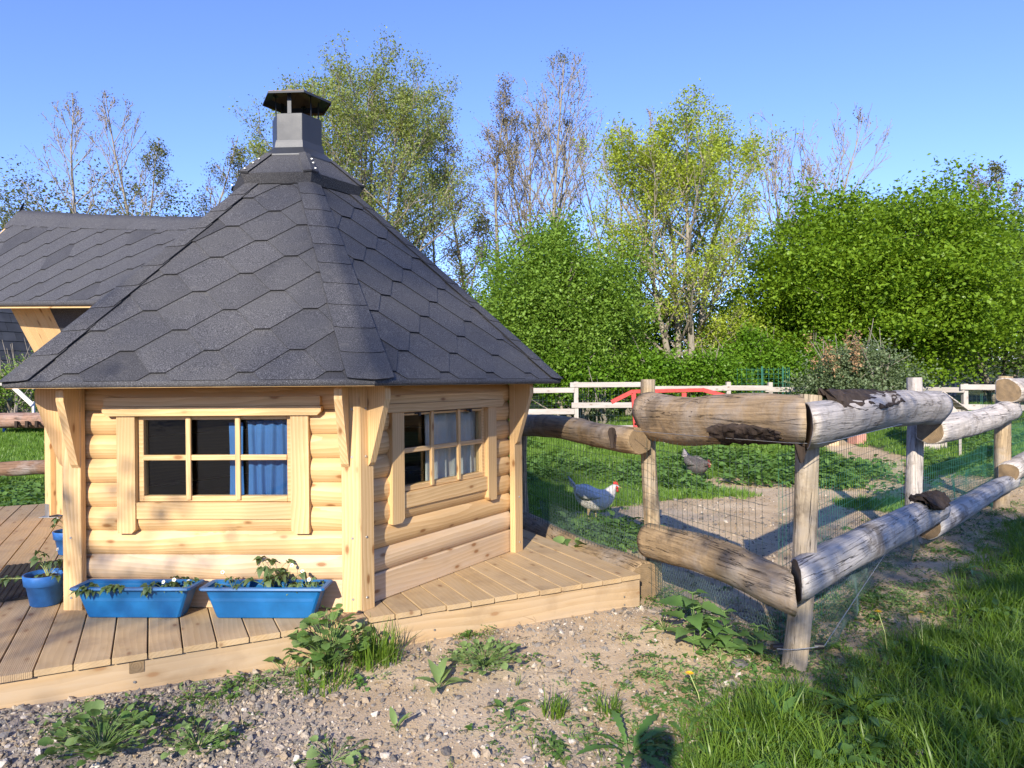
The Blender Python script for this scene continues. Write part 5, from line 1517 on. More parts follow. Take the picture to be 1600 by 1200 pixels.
for i in range(30):
    for j in range(18): mt.box((-.46 + i * .0317, -.295 + j * .0347, .014), (.018, .02, .006))
o = mt.build("door_mat", mat_plain("rubber", (.018, .017, .016), .8)); o.location = (-2.98, 4.60, DECK_Z); o.rotation_euler = (0, 0, DA + R(90)); tag(o, "black rubber mat lying on the deck behind the round pot", "mat")
# ------------------------------------------------------------------ trees and shrubs
def tube_mesh(name, P0, P1, R0, R1, mat, sides=5): 
    Vt, Ft = tubes(P0, P1, R0, R1, sides); return np_mesh(name, Vt, Ft, mat, True)

def leaf_cloud(name, centers, per, sig, size, mat, r_, up=.35, aspect=.62, flat=1.0):
    c = np.repeat(np.asarray(centers, float), per, axis=0); n = len(c)
    sig = np.asarray(sig, float)
    c = c + r_.normal(0, 1, (n, 3)) * sig
    nz = r_.normal(0, 1, (n, 3)); nz[:, 2] = np.abs(nz[:, 2]) * flat + up; nz /= np.linalg.norm(nz, axis=1, keepdims=True)
    ref = r_.normal(0, 1, (n, 3)); a = np.cross(nz, ref); a /= np.linalg.norm(a, axis=1, keepdims=True); b = np.cross(nz, a)
    L = size * r_.uniform(.45, 1.45, (n, 1)); W = L * aspect
    V_ = np.stack([c - a * L / 2, c + b * W / 2 + nz * W * .12, c + a * L / 2, c - b * W / 2 + nz * W * .12], 1).reshape(-1, 3)
    F_ = np.arange(4 * n).reshape(n, 4)
    return np_mesh(name, V_, F_, mat)

def skeleton(r_, H, rad, trunks=1, first=.3, n1=16, n2=6, n3=4, up=45, spread=.0, prof=None, r0=.14, wig=.05, lean=0.0, curl=.5, l2=.5, l3=.5):
    """paths in metres from the foot; returns arrays of segments and twig points"""
    P0, P1, R0, R1, tips = [], [], [], [], []
    prof = prof or (lambda s: math.sin(PI * min(1, .12 + .88 * s) ** .75))
    def path(p, d, L, n, ra, rb, curve, wg):
        pts = [p]; d = d.normalized()
        for i in range(n):
            d = (d + Vector((0, 0, curve / n)) + Vector(r_.normal(0, wg, 3))).normalized()
            q = pts[-1] + d * (L / n); a = ra + (rb - ra) * i / n; b = ra + (rb - ra) * (i + 1) / n
            P0.append(tuple(pts[-1])); P1.append(tuple(q)); R0.append(a); R1.append(b); pts.append(q)
        return pts, d
    def at_(pts, s):
        f_ = s * (len(pts) - 1); i = min(int(f_), len(pts) - 2); return pts[i].lerp(pts[i + 1], f_ - i), (pts[i + 1] - pts[i]).normalized()
    for k in range(trunks):
        az = 2 * PI * k / trunks + r_.uniform(-.5, .5); off = spread if trunks > 1 else 0
        hh = H * (1 if k == 0 else r_.uniform(.78, .97))
        d0 = Vector((math.cos(az) * off + lean, math.sin(az) * off * .6, 1))
        tp, _ = path(Vector((math.cos(az) * .12 * (trunks > 1), math.sin(az) * .12 * (trunks > 1), -.3)), d0, hh + .3, 11, r0 * (1 if k == 0 else .8), .012, .25 if trunks > 1 else .0, wig)
        for i in range(n1):
            s = first + (1 - first) * ((i + r_.uniform(0, .8)) / n1) ** .9; s = min(s, .985)
            p, td = at_(tp, s); sc = (s - first) / (1 - first)
            L = rad * prof(sc) * r_.uniform(.75, 1.15) / max(.35, math.cos(R(up))) * (.75 if trunks > 1 else 1)
            if L < .08: L = .08
            a = i * 2.4 + r_.uniform(-.4, .4); e = R(up + 22 * (sc - .4) + r_.uniform(-9, 9))
            d = Vector((math.cos(a) * math.cos(e), math.sin(a) * math.cos(e), math.sin(e)))
            rb = max(.010, r0 * .42 * (1 - s * .75)); lp, _ = path(p, d, L, 6, rb, .006, curl, wig * 1.3)
            for j in range(n2):
                s2 = .25 + .72 * (j + r_.uniform(0, .9)) / n2; p2, d2 = at_(lp, min(s2, .98)); L2 = L * l2 * (1 - .55 * s2) * r_.uniform(.6, 1.2)
                side = d2.cross(Vector(r_.normal(0, 1, 3))).normalized(); dd = d2 + side * r_.uniform(.5, .95) + Vector((0, 0, .12))
                bp, _ = path(p2, dd, L2, 4, max(.005, rb * .38), .0035, curl * .6, wig * 1.8)
                tips.append(tuple(bp[-1])); tips.append(tuple(bp[2]))
                for m in range(n3):
                    s3 = .2 + .78 * (m + r_.uniform(0, .9)) / n3; p3, d3 = at_(bp, min(s3, .98)); L3 = L2 * l3 * r_.uniform(.5, 1.1)
                    side = d3.cross(Vector(r_.normal(0, 1, 3))).normalized(); tw, _ = path(p3, d3 + side * r_.uniform(.4, .9) + Vector((0, 0, .1)), L3, 2, .0042, .0026, .2, wig * 2)
                    tips.append(tuple(tw[-1])); tips.append(tuple(tw[1]))
            tips.append(tuple(lp[-1]))
    return np.array(P0), np.array(P1), np.array(R0), np.array(R1), np.array(tips)

def open_tree(name, label, x, y, top, rad, leafmat, barkmat, per, sig, size, seed, group=None, cat="tree", thin=1.0, twig=1.0, keep=None, up_=.3, **kw):
    r_ = np.random.default_rng(seed); z0 = zg(x, y); t = thing(name, label, cat, (x, y, z0), 0, group)
    P0, P1, R0, R1, tips = skeleton(r_, top - z0, rad, **kw)
    obj("trunk", tube_mesh("trunk", P0, P1, np.maximum(R0 * thin, .005 * twig), np.maximum(R1 * thin, .004 * twig), barkmat, 5), t)
    if keep is not None: tips = tips[r_.uniform(0, 1, len(tips)) < keep]
    if per and len(tips): tag(obj("crown", leaf_cloud("crown", tips, per, sig, size, leafmat, r_, up_), t), kind='stuff')
    return t

def dense_tree(name, label, x, y, top, rx, ry, leafmat, barkmat, nclump, per, size, seed, bottom=.2, clump=.42, group=None, cat="tree", lobes=9, stems_=5, squash=.62, spikes=0, lobek=(.36, .50)):
    """bush-like tree: leaf clumps fill lobes, gaps between them"""
    r_ = np.random.default_rng(seed); z0 = zg(x, y); H = top - z0; t = thing(name, label, cat, (x, y, z0), 0, group)
    cz = bottom + (H - bottom) * .46; rz = (H - bottom) * .54
    L = []
    for i in range(lobes):                     # lobes on the envelope
        a = i * 2.4 + r_.uniform(-.3, .3); e = math.asin(-.55 + 1.5 * ((i + .5) / lobes)) if -.55 + 1.5 * ((i + .5) / lobes) < 1 else PI / 2
        k = r_.uniform(.52, .68); L.append((rx * k * math.cos(a) * math.cos(e), ry * k * math.sin(a) * math.cos(e), cz + rz * k * math.sin(e), r_.uniform(*lobek)))
    C = []
    while len(C) < nclump:
        i = r_.integers(len(L)); lx, ly, lz, k = L[i]; d = r_.normal(0, 1, 3); d /= np.linalg.norm(d); q = r_.uniform(.55, 1.05) if r_.uniform() < .8 else r_.uniform(.1, .6)
        p = np.array([lx + d[0] * k * rx * q, ly + d[1] * k * ry * q, lz + d[2] * k * rz * q])
        if p[2] < bottom * .8: p[2] = bottom + abs(r_.normal(0, .3))
        if p[2] > H - .05: continue
        C.append(p)
    C = np.array(C); C[:, 2] += .10 * fbm(C[:, 0] + x, C[:, 2], 1.2, 2, 3)
    if spikes:                                 # fresh shoots standing out of the outline
        S = []
        for i in range(spikes):
            p = C[r_.integers(len(C))]; d = (p - np.array([0, 0, cz])) / np.linalg.norm(p - np.array([0, 0, cz])) + np.array([0, 0, .7])
            for q in np.linspace(0, .55, 5): S.append(p + d * q * r_.uniform(.6, 1.0))
        S = np.array(S)
    me = leaf_cloud("crown", C, per, (clump, clump, clump * squash), size, leafmat, r_, .45)
    tag(obj("crown", me, t), kind='stuff')
    if spikes: tag(obj("shoots", leaf_cloud("shoots", S, 9, (.07, .07, .07), size * .9, leafmat, r_, .3), t), kind='stuff')
    P0, P1, R0, R1 = [], [], [], []
    for i in range(stems_):
        a = i * 2.4; p = Vector((.25 * math.cos(a), .2 * math.sin(a), -.2)); tgt = Vector((rx * .5 * math.cos(a), ry * .5 * math.sin(a), H * .75)); ra = .10
        for k in range(7):
            q = p.lerp(tgt, 1 / (7 - k)) + Vector(r_.normal(0, .07, 3)); P0.append(tuple(p)); P1.append(tuple(q)); R0.append(ra); R1.append(ra * .82); ra *= .82; p = q
            for b_ in range(2):
                e = p + Vector((r_.normal(0, rx * .28), r_.normal(0, ry * .28), abs(r_.normal(0, .5)))); P0.append(tuple(p)); P1.append(tuple(e)); R0.append(ra * .4); R1.append(.006)
    obj("trunk", tube_mesh("trunk", P0, P1, R0, R1, barkmat, 6), t)
    return t

L_alder = mat_leaf("alder_leaf", (.17, .225, .05), (.33, .385, .115), .38, .5)
L_brown = mat_leaf("bud_brown", (.16, .13, .07), (.27, .23, .12), .3, .6, (1.2, 1.1, .8))
L_maple = mat_leaf("maple_flower", (.25, .33, .025), (.43, .51, .075), .4, .5)
L_haw = mat_leaf("hawthorn_leaf", (.115, .215, .020), (.235, .365, .06), .38, .45)
L_horn = mat_leaf("hornbeam_leaf", (.100, .190, .010), (.22, .345, .028), .38, .42)
L_horn2 = mat_leaf("far_hornbeam_leaf", (.095, .170, .025), (.17, .26, .05), .35, .5)
L_hedge = mat_leaf("hedge_leaf", (.085, .20, .012), (.18, .32, .03), .38, .45)
L_bud = mat_leaf("grey_shrub_leaf", (.10, .155, .065), (.20, .25, .13), .3, .55)
L_rust = mat_leaf("old_flower", (.30, .17, .08), (.42, .27, .14), .2, .7, (1, 1, 1))
L_wood = mat_leaf("far_wood_leaf", (.050, .090, .018), (.12, .16, .045), .3, .6)
L_olive = mat_leaf("olive_leaf", (.085, .105, .030), (.17, .18, .065), .3, .6)

# left group behind the porch roof
open_tree("bare_tree", "tall slender pale tree with sparse buds above the porch roof's left end", -16.1, 27, 13.7, 1.75, L_brown, M_barkpale, 2, .09, .06, 101, n1=20, n2=6, n3=3, first=.30, up=52, r0=.13, twig=2.0, keep=.6, curl=.55)
open_tree("young_tree", "young olive-leaved tree right of the tall slender bare tree", -13.3, 24.5, 9.9, 1.5, L_olive, M_bark, 11, .13, .065, 102, n1=15, n2=5, n3=3, first=.28, up=30, r0=.08, keep=.75)
open_tree("bare_tree", "pale bare tree with fine upright twigs left of the hip roof", -13.25, 27, 12.0, 1.65, L_brown, M_barkpale, 2, .09, .055, 103, n1=18, n2=6, n3=3, first=.3, up=55, r0=.11, twig=1.9, keep=.6)
open_tree("bare_tree", "leaning pale bare tree just left of the hip roof", -12.7, 26.5, 11.2, 1.1, L_brown, M_barkpale, 2, .09, .055, 104, n1=13, n2=5, n3=3, first=.32, up=50, r0=.09, twig=1.9, keep=.6, lean=.14)
open_tree("young_tree", "young sparse-leaved tree touching the hip roof's left slope", -10.9, 26, 10.3, 1.9, L_olive, M_bark, 7, .13, .07, 105, n1=18, n2=6, n3=3, first=.3, up=35, r0=.07, keep=.9)
dense_tree("dark_tree", "dull olive tree at the left picture edge above the porch roof", -16.9, 24, 9.3, 1.7, 2.2, L_olive, M_bark, 260, 60, .075, 106, bottom=1.5, clump=.34)
dense_tree("hill_shrub", "broad dull green shrub on the slope behind the porch ridge", -19.2, 30, 10.7, 5.2, 3, L_olive, M_bark, 460, 55, .12, 107, bottom=.5, clump=.5, cat="shrub")
dense_tree("hill_shrub", "dark green shrub behind the young olive-leaved tree", -14.4, 29, 9.3, 2.6, 2, L_wood, M_bark, 240, 50, .12, 108, bottom=.5, clump=.45, cat="shrub")
# alder behind the chimney
open_tree("alder_tree", "tall spreading alder with light green leaves behind the chimney", -5.0, 24, 11.4, 4.3, L_alder, M_bark, 20, .15, .068, 312, trunks=6, spread=.16, n1=20, n2=8, n3=3, first=.28, up=26, r0=.17, twig=1.4, prof=lambda s: (.30 + .75 * math.sin(PI * min(1, .12 + s * .86))) , keep=.9)
open_tree("alder_tree", "thinner alder with half open leaves between the big alder and the brownish tree", -2.6, 25, 9.3, 1.9, L_alder, M_bark, 10, .14, .065, 112, n1=18, n2=6, n3=3, first=.2, up=25, r0=.09, twig=1.5, keep=.6)
open_tree("brownish_tree", "narrow brownish tree with hanging catkins right of the big alder", -1.15, 25, 12.2, 1.75, L_brown, M_bark, 9, .15, .06, 113, trunks=2, spread=.08, n1=24, n2=6, n3=3, first=.28, up=20, r0=.12, twig=1.6, keep=.75)
open_tree("brownish_tree", "short leaning brownish tree left of the bare twin tree", -2.1, 24, 7.0, 1.6, L_olive, M_bark, 9, .14, .065, 114, n1=16, n2=6, n3=3, first=.25, up=25, r0=.08, twig=1.5, keep=.8, lean=.12)
open_tree("bare_tree", "bare pale twin-stemmed tree above the round green bush", 1.25, 26, 12.7, 2.8, L_olive, M_barkpale, 3, .12, .055, 115, trunks=4, spread=.12, n1=16, n2=7, n3=4, first=.36, up=55, r0=.14, twig=1.9, keep=.55)
open_tree("bare_tree", "faint bare tree behind the left side of the yellow-green maple", 5.0, 32, 13.6, 2.6, L_brown, M_barkpale, 1, .1, .08, 116, trunks=3, spread=.14, n1=13, n2=6, n3=3, first=.3, up=60, r0=.12, twig=2.2, keep=.4)
open_tree("bare_tree", "bare fan-shaped tree between the maple and the large green tree", 11.9, 30, 12.4, 3.0, L_brown, M_barkpale, 1, .1, .08, 117, trunks=4, spread=.20, n1=12, n2=6, n3=3, first=.3, up=62, r0=.12, twig=2.1, keep=.4)
open_tree("maple_tree", "yellow-green maple in flower with several pale stems", 4.85, 20, 8.3, 3.0, L_maple, M_barkpale, 26, .13, .068, 419, trunks=4, spread=.17, n1=18, n2=7, n3=3, first=.22, up=38, r0=.17, twig=1.2, prof=lambda s: .45 + .6 * math.sin(PI * min(1, s * .92 + .1)), keep=.62)
dense_tree("green_bush", "round bright green bush tree right of the cabin roof", 1.35, 18.6, 5.75, 2.45, 2.2, L_haw, M_bark, 560, 200, .080, 119, bottom=.0, clump=.27, lobes=16, spikes=110, squash=.9)
dense_tree("hornbeam_tree", "large dense dark green tree at the right", 10.6, 20.5, 7.45, 4.3, 3.4, L_horn, M_bark, 800, 220, .105, 120, bottom=.15, clump=.36, lobes=20, spikes=110, squash=.5, lobek=(.30, .46))
dense_tree("hornbeam_tree", "lighter green dense tree behind the right edge of the large dark green one", 16.2, 23.5, 7.1, 4.8, 3.2, L_horn2, M_bark, 700, 150, .115, 121, bottom=.3, clump=.42, lobes=24, spikes=60, squash=.6)
open_tree("bare_tree", "grey bare tree above the lighter green tree near the right edge", 20.3, 33, 10.9, 2.2, L_brown, M_barkpale, 4, .14, .09, 122, trunks=2, spread=.1, n1=14, n2=6, n3=3, first=.3, up=45, r0=.1, twig=2.2, keep=.8)
open_tree("bare_tree", "dull leafy tree top at the right picture edge", 23.4, 32, 12.0, 2.7, L_olive, M_barkpale, 5, .14, .10, 123, trunks=2, spread=.1, n1=15, n2=6, n3=3, first=.3, up=40, r0=.1, twig=2.2, keep=.9)
# shrubs along the run's far fence
dense_tree("flowering_shrub", "grey-green shrub with old rusty flower heads before the large dark tree", 7.6, 15.9, 2.35, 1.30, 1.0, L_bud, M_bark, 300, 80, .062, 124, bottom=.1, clump=.16, cat="shrub", stems_=7)
r_ = np.random.default_rng(9); rust = np.array([(6.75 + r_.uniform(-.35, .75), 15.15 + r_.uniform(-.2, .3), r_.uniform(1.75, 2.3)) for _ in range(16)])
sh_ = [o for o in bpy.data.objects if o.name == "flowering_shrub"][0]
tag(obj("old_flowers", leaf_cloud("old_flowers", rust - np.array(sh_.location), 60, (.05, .05, .13), .05, L_rust, r_, .3), sh_), kind='stuff')
for i, (x, y, top, rx, lab) in enumerate(((-.6, 18.2, 2.7, 1.3, "hedge shrub beside the cabin roof's right corner"), (1.6, 17.6, 2.3, 1.0, "low hedge shrub under the round bush tree"), (3.2, 18.2, 2.35, 1.1, "bright hedge shrub left of the maple's foot"),
        (5.0, 18.4, 2.2, 1.05, "bright hedge shrub in front of the maple's stems"), (6.6, 19.6, 2.95, 1.2, "hedge shrub behind the green wire cage"), (8.4, 18.6, 2.5, 1.1, "hedge shrub left of the rusty flowering shrub"))):
    dense_tree("hedge_shrub", lab, x, y, top, rx, .8, L_hedge if i != 0 else L_haw, M_bark, 210, 95, .085, 130 + i, bottom=.15, clump=.20, cat="shrub", lobes=8, spikes=14)
for i, (x, y, top, rx, lab) in enumerate(((5.6, 22.5, 4.6, 2.3, "loose green bush behind the maple's stems"), (8.6, 24, 4.9, 2.2, "loose green bush between the maple and the large dark tree"), (-2.2, 22.5, 4.9, 1.9, "loose green bush behind the brownish trees beside the cabin roof"), (2.9, 24, 4.4, 2.0, "loose green bush between the round bush and the maple"))):
    dense_tree("loose_bush", lab, x, y, top, rx, 1.4, L_haw if i % 2 else L_hedge, M_bark, 190, 70, .10, 150 + i, bottom=.2, clump=.34, cat="bush", lobes=10, spikes=30)
dense_tree("young_shrub", "small pale green shrub behind the rail fence's mesh", 1.95, 16.9, 1.05, .45, .4, L_bud, M_bark, 40, 50, .05, 140, bottom=.05, clump=.12, cat="shrub", lobes=4)
for i, (x, y, top, rx, lab) in enumerate(((-13.3, 18.4, 2.15, 1.1, "climbing shrub by the slate roofed house"), (-12.2, 17.8, 2.25, .85, "leafy shrub behind the left log fence close to the porch post"))):
    dense_tree("garden_shrub", lab, x, y, top, rx, .6, L_haw, M_bark, 90, 45, .055, 145 + i, bottom=.1, clump=.18, cat="shrub", lobes=6)
pf = thing("picket_fence", "pale slatted fence among the shrubs at the far left", "fence", (-12.95, 17.2, zg(-12.95, 17.2)))
for i in range(9): board("slat", pf, M_rail, (-.9 + i * .17, .02 * (i % 2), 0), (-.9 + i * .17, .02 * (i % 2), 1.35 + .05 * (i % 3)), .10, .02, (0, -1, 0), .003)
for z in (.3, 1.1): board("rail", pf, M_rail, (-1.0, .045, z), (.65, .045, z), .07, .03, (0, -1, 0), .003)
wb = thing("white_pole", "white painted pole leaning beside the shrub near the porch post", "pole", (-11.75, 17.0, zg(-11.75, 17.0)))
board("pole", wb, M_cream, (-.22, 0, 1.15), (.34, 0, .62), .10, .05, (0, -1, 0), .01); board("stake", wb, M_cream, (.33, .05, -.1), (.33, .05, .70), .05, .05, (0, -1, 0), .004)

# far wood closing the view: one leafy mass
r_ = np.random.default_rng(77); C = []
for i in range(1500):
    x = r_.uniform(-46, 50); y = 36 + r_.uniform(0, 5) + .004 * x * x; h = 3.2 + 1.4 * float(fbm(np.array(x), np.array(0.), .18, 3, 4)); C.append((x, y, zg(x, y) + r_.uniform(.1, 1) ** .8 * h))
tag(obj("far_wood", leaf_cloud("far_wood", C, 30, (.55, .5, .42), .22, L_wood, r_, .4)), "low dull green wood edge far behind the garden trees", None, None, 'stuff')

C = []
for i in range(700):
    x = r_.uniform(-34, 34); y = -24 - r_.uniform(0, 5); h = 5.0 + 1.6 * float(fbm(np.array(x), np.array(3.), .2, 3, 4)); C.append((x, y, zg(x, y) + r_.uniform(.1, 1) ** .8 * h))
tag(obj("rear_wood", leaf_cloud("rear_wood", C, 26, (.6, .5, .5), .26, L_wood, r_, .4)), "wood edge behind the photographer mirrored darkly in the windows", None, None, 'stuff')
# trees behind the camera: they only show by the broken shade they throw on grass, gravel and roof
open_tree("garden_tree", "leafy garden tree behind the photographer shading the grass", 1.45, -6.2, 6.6, 2.6, L_haw, M_bark, 11, .22, .12, 201, n1=17, n2=6, n3=3, first=.42, up=25, r0=.14, keep=.9)
open_tree("garden_tree", "tall thin garden tree left behind the photographer whose top shades the roof", -8.3, -25, 17.2, 2.0, L_haw, M_bark, 7, .25, .13, 204, n1=6, n2=5, n3=3, first=.86, up=8, r0=.12, keep=.5)
open_tree("garden_tree", "sparse garden tree left behind the photographer", -4.6, -6.4, 5.9, 1.7, L_haw, M_bark, 7, .2, .10, 202, n1=12, n2=5, n3=3, first=.5, up=30, r0=.10, keep=.35)
open_tree("garden_tree", "leafy garden tree right behind the photographer", 7.6, -7.0, 7.4, 2.2, L_haw, M_bark, 9, .22, .11, 203, n1=14, n2=6, n3=3, first=.45, up=28, r0=.12, keep=.55)

# ------------------------------------------------------------------ ground cover (uncountable): instanced by geometry nodes
def scatter(name, label, pts, rz, sc, variants, tilt=.15, seed=0):
    me = bpy.data.meshes.new(name); n = len(pts)
    me.vertices.add(n); me.vertices.foreach_set('co', np.ascontiguousarray(pts, dtype=np.float32).ravel())
    r_ = np.random.default_rng(seed)
    rot = np.stack([r_.normal(0, tilt, n), r_.normal(0, tilt, n), rz], 1).astype(np.float32)
    a = me.attributes.new('rot', 'FLOAT_VECTOR', 'POINT'); a.data.foreach_set('vector', rot.ravel())
    a = me.attributes.new('sc', 'FLOAT', 'POINT'); a.data.foreach_set('value', np.asarray(sc, np.float32))
    a = me.attributes.new('vi', 'INT', 'POINT'); a.data.foreach_set('value', r_.integers(0, len(variants), n).astype(np.int32))
    o = obj(name, me); tag(o, label, None, None, 'stuff')
    vc = bpy.data.collections.new(name + "_variants")
    for i, m in enumerate(variants): vc.objects.link(bpy.data.objects.new(f"{name}_{chr(97 + i)}", m))
    ng = bpy.data.node_groups.new(name, 'GeometryNodeTree')
    ng.interface.new_socket('Geometry', in_out='INPUT', socket_type='NodeSocketGeometry'); ng.interface.new_socket('Geometry', in_out='OUTPUT', socket_type='NodeSocketGeometry')
    N = ng.nodes; gi = N.new('NodeGroupInput'); go = N.new('NodeGroupOutput'); ip = N.new('GeometryNodeInstanceOnPoints'); ci = N.new('GeometryNodeCollectionInfo')
    ci.inputs['Collection'].default_value = vc; ci.inputs['Separate Children'].default_value = True; ci.inputs['Reset Children'].default_value = True
    def attr(nm, ty): q = N.new('GeometryNodeInputNamedAttribute'); q.data_type = ty; q.inputs['Name'].default_value = nm; return q.outputs['Attribute']
    l = ng.links.new; l(gi.outputs[0], ip.inputs['Points']); l(ci.outputs[0], ip.inputs['Instance']); ip.inputs['Pick Instance'].default_value = True
    l(attr('vi', 'INT'), ip.inputs['Instance Index']); l(attr('rot', 'FLOAT_VECTOR'), ip.inputs['Rotation']); l(attr('sc', 'FLOAT'), ip.inputs['Scale']); l(ip.outputs[0], go.inputs[0])
    md = o.modifiers.new('scatter', 'NODES'); md.node_group = ng
    return o

def in_view(x, y, m=.5):
    return (y > 2.2) & (np.abs(x) < .80 * y + m)
def sample(n, x0, x1, y0, y1, fn, r_):
    x = r_.uniform(x0, x1, n); y = r_.uniform(y0, y1, n); k = in_view(x, y) & (r_.uniform(0, 1, n) < fn(x, y)); return x[k], y[k]
r_ = np.random.default_rng(5)
def tuft_var(n, h, rad, lean, seed, mat, w=.0035, seg=3): v, f = blades(n, h, rad, np.random.default_rng(seed), lean, w, seg); return np_mesh("tuft", v, f, mat)
long_t = [tuft_var(26, .145, .085, 1.15, s, M_grass, .003) for s in range(5)]
short_t = [tuft_var(36, .085, .075, .7, s + 10, M_grass2, .0045, 2) for s in range(3)]
# long meadow grass, thinning with distance
XS, YS, SS = [], [], []
for (n, x0, x1, y0, y1) in ((4200, -.2, 4.6, 2.3, 5.0), (5200, 1.4, 8, 5.0, 9.0), (5000, 4, 16, 9.0, 17)):
    x, y = sample(n, x0, x1, y0, y1, lambda a, b: veg_meadow(a, b) * (.35 + .65 * sstep(fbm(a, b, 3.2, 3, 95), -.25, .15)), r_); XS.append(x); YS.append(y); SS.append(r_.uniform(.55, 1.15, len(x)) * (1 + .35 * fbm(x, y, 1.7, 2, 41)) * (.55 + .45 * sstep(seg_side(x, y), 0, .5)))
x, y, s = map(np.concatenate, (XS, YS, SS))
scatter("meadow_grass", "long lush grass right of the log fence", np.stack([x, y, height(x, y) - .006], 1), r_.uniform(0, 6.28, len(x)), s, long_t, .28, 1)
# short turf of the run and the lawn
XS, YS, SS = [], [], []
for (n, x0, x1, y0, y1, fn, q) in ((9000, -.4, 7.5, 5.6, 11.5, veg_pen, 1), (10000, -1, 13, 11.5, 19, veg_pen, 1.3), (9000, -14, -4, 7, 20, veg_left, 1.2), (3000, -16, 16, 19, 26, veg, 1.8)):
    x, y = sample(n, x0, x1, y0, y1, fn, r_); XS.append(x); YS.append(y); SS.append(q * r_.uniform(.6, 1.3, len(x)))
x, y, s = map(np.concatenate, (XS, YS, SS))
scatter("short_turf", "short green turf inside the hen run and on the lawn", np.stack([x, y, height(x, y) - .006], 1), r_.uniform(0, 6.28, len(x)), s, short_t, .12, 2)
# broad-leaved ground weeds
def weed_var(kind, cnt, rad, h, l0, l1, mat, seed, **k):
    q = np.random.default_rng(seed); VV, FF = [], []; c = 0
    v, f = leaf_arrays(kind, **k)
    for i in range(cnt):
        L = q.uniform(l0, l1); yaw = q.uniform(0, 6.28); pt = R(q.uniform(-10, 45)); a = q.uniform(0, 6.28); rr = rad * math.sqrt(q.uniform(0, 1)); M = Matrix.Translation((rr * math.cos(a), rr * math.sin(a), h * q.uniform(.2, 1) * (1 - .5 * rr / rad))) @ Matrix.Rotation(yaw, 4, 'Z') @ Matrix.Rotation(-pt, 4, 'Y') @ Matrix.Rotation(q.uniform(-.5, .5), 4, 'X') @ Matrix.Scale(L, 4)
        A = np.array(M); VV.append(v @ A[:3, :3].T + A[:3, 3]); FF.append(f + c); c += len(v)
    return np_mesh("weed", np.concatenate(VV), np.concatenate(FF), mat, True)
M_weedrun = mat_leaf("run_weed_leaf", (.080, .175, .028), (.17, .29, .075), .32, .5)
big_w = [weed_var('ovate', 34, .17, .20, .06, .10, M_weedrun, s, W=.6, n=5, droop=.4) for s in range(3)]
small_w = [weed_var('ovate', 22, .06, .05, .014, .032, M_lf_dark, s, W=.5, n=3) for s in range(2)] + [weed_var('lance', 26, .07, .06, .016, .035, M_lf_pale, 5, W=.35, n=3), weed_var('round', 18, .05, .035, .014, .026, M_lf_dand, 6, W=.9, n=4)]
XS, YS, SS = [], [], []
for (n, x0, x1, y0, y1) in ((1500, -.4, 7.5, 5.8, 11.5), (1700, -1, 12, 11.5, 17)):
    x, y = sample(n, x0, x1, y0, y1, lambda a, b: veg_pen(a, b) * sstep(fbm(a, b, .8, 3, 61), -.15, .25), r_); XS.append(x); YS.append(y); SS.append(r_.uniform(.6, 1.3, len(x)))
x = np.concatenate(XS + [4.4 + r_.normal(0, .65, 150), 3.6 + r_.normal(0, .5, 50)]); y = np.concatenate(YS + [11.3 + r_.normal(0, .8, 150), 12.2 + r_.normal(0, .5, 50)]); s = np.concatenate(SS + [r_.uniform(.9, 1.6, 200)])
x2, y2 = sample(260, -9, -4.6, 7.4, 9.4, veg_left, r_); x = np.concatenate([x, x2]); y = np.concatenate([y, y2]); s = np.concatenate([s, r_.uniform(.7, 1.2, len(x2))])
mw = [weed_var('dand', 11, .05, .05, .09, .16, M_lf_dand, s + 40, W=.3, n=9, droop=.5) for s in range(2)] + [weed_var('ovate', 20, .09, .10, .03, .06, M_lf_dark, 44, W=.6, n=4), weed_var('lance', 12, .05, .06, .08, .14, M_lf_dark, 45, W=.3, n=5, droop=.5)]
xm, ym = sample(1000, 0, 6.5, 2.3, 8.5, lambda a, b: veg_meadow(a, b) * .8 * sstep(fbm(a, b, 1.4, 2, 91), -.25, .2), r_)
scatter("meadow_weeds", "dandelion and dock leaves mixed into the meadow grass", np.stack([xm, ym, height(xm, ym)], 1), r_.uniform(0, 6.28, len(xm)), r_.uniform(.6, 1.3, len(xm)), mw, .2, 9)
scatter("run_weeds", "broad-leaved weeds growing in the hen run", np.stack([x, y, height(x, y) - .01], 1), r_.uniform(0, 6.28, len(x)), s, big_w, .1, 3)
def small_density(x, y):
    v = veg(x, y); e = np.exp(-(seg_side(x, y) / .42) ** 2) * .9
    dx, dy = x - K[0], y - K[1]; fr = -(dx * E2[0] + dy * E2[1]); al = dx * E1[0] + dy * E1[1]
    patch = sstep(fbm(x, y, 2.4, 3, 71), .12, .32) * .55
    nearfence = np.exp(-((fence_side(x, y)) / .16) ** 2) * (y > 3.7) * (y < 5.0) * .9
    return np.where((fr > .02) | (al < -.02), np.clip(np.maximum.reduce([patch * (v < .5), e, nearfence, .5 * v]), 0, 1), 0)
x, y = sample(4200, -2.6, 4.2, 2.4, 5.2, small_density, r_); x2, y2 = sample(1600, 1.4, 6, 4.0, 8.5, lambda a, b: np.exp(-(seg_side(a, b) / .5) ** 2), r_)
x = np.concatenate([x, x2]); y = np.concatenate([y, y2])
scatter("small_weeds", "sprigs of chickweed and cleavers on the bare earth and along the fence", np.stack([x, y, height(x, y) - .004], 1), r_.uniform(0, 6.28, len(x)), r_.uniform(.5, 1.25, len(x)), small_w, .15, 4)
x, y = sample(1500, -2.6, 2.6, 2.4, 5.0, lambda a, b: small_density(a, b) * .6, r_)
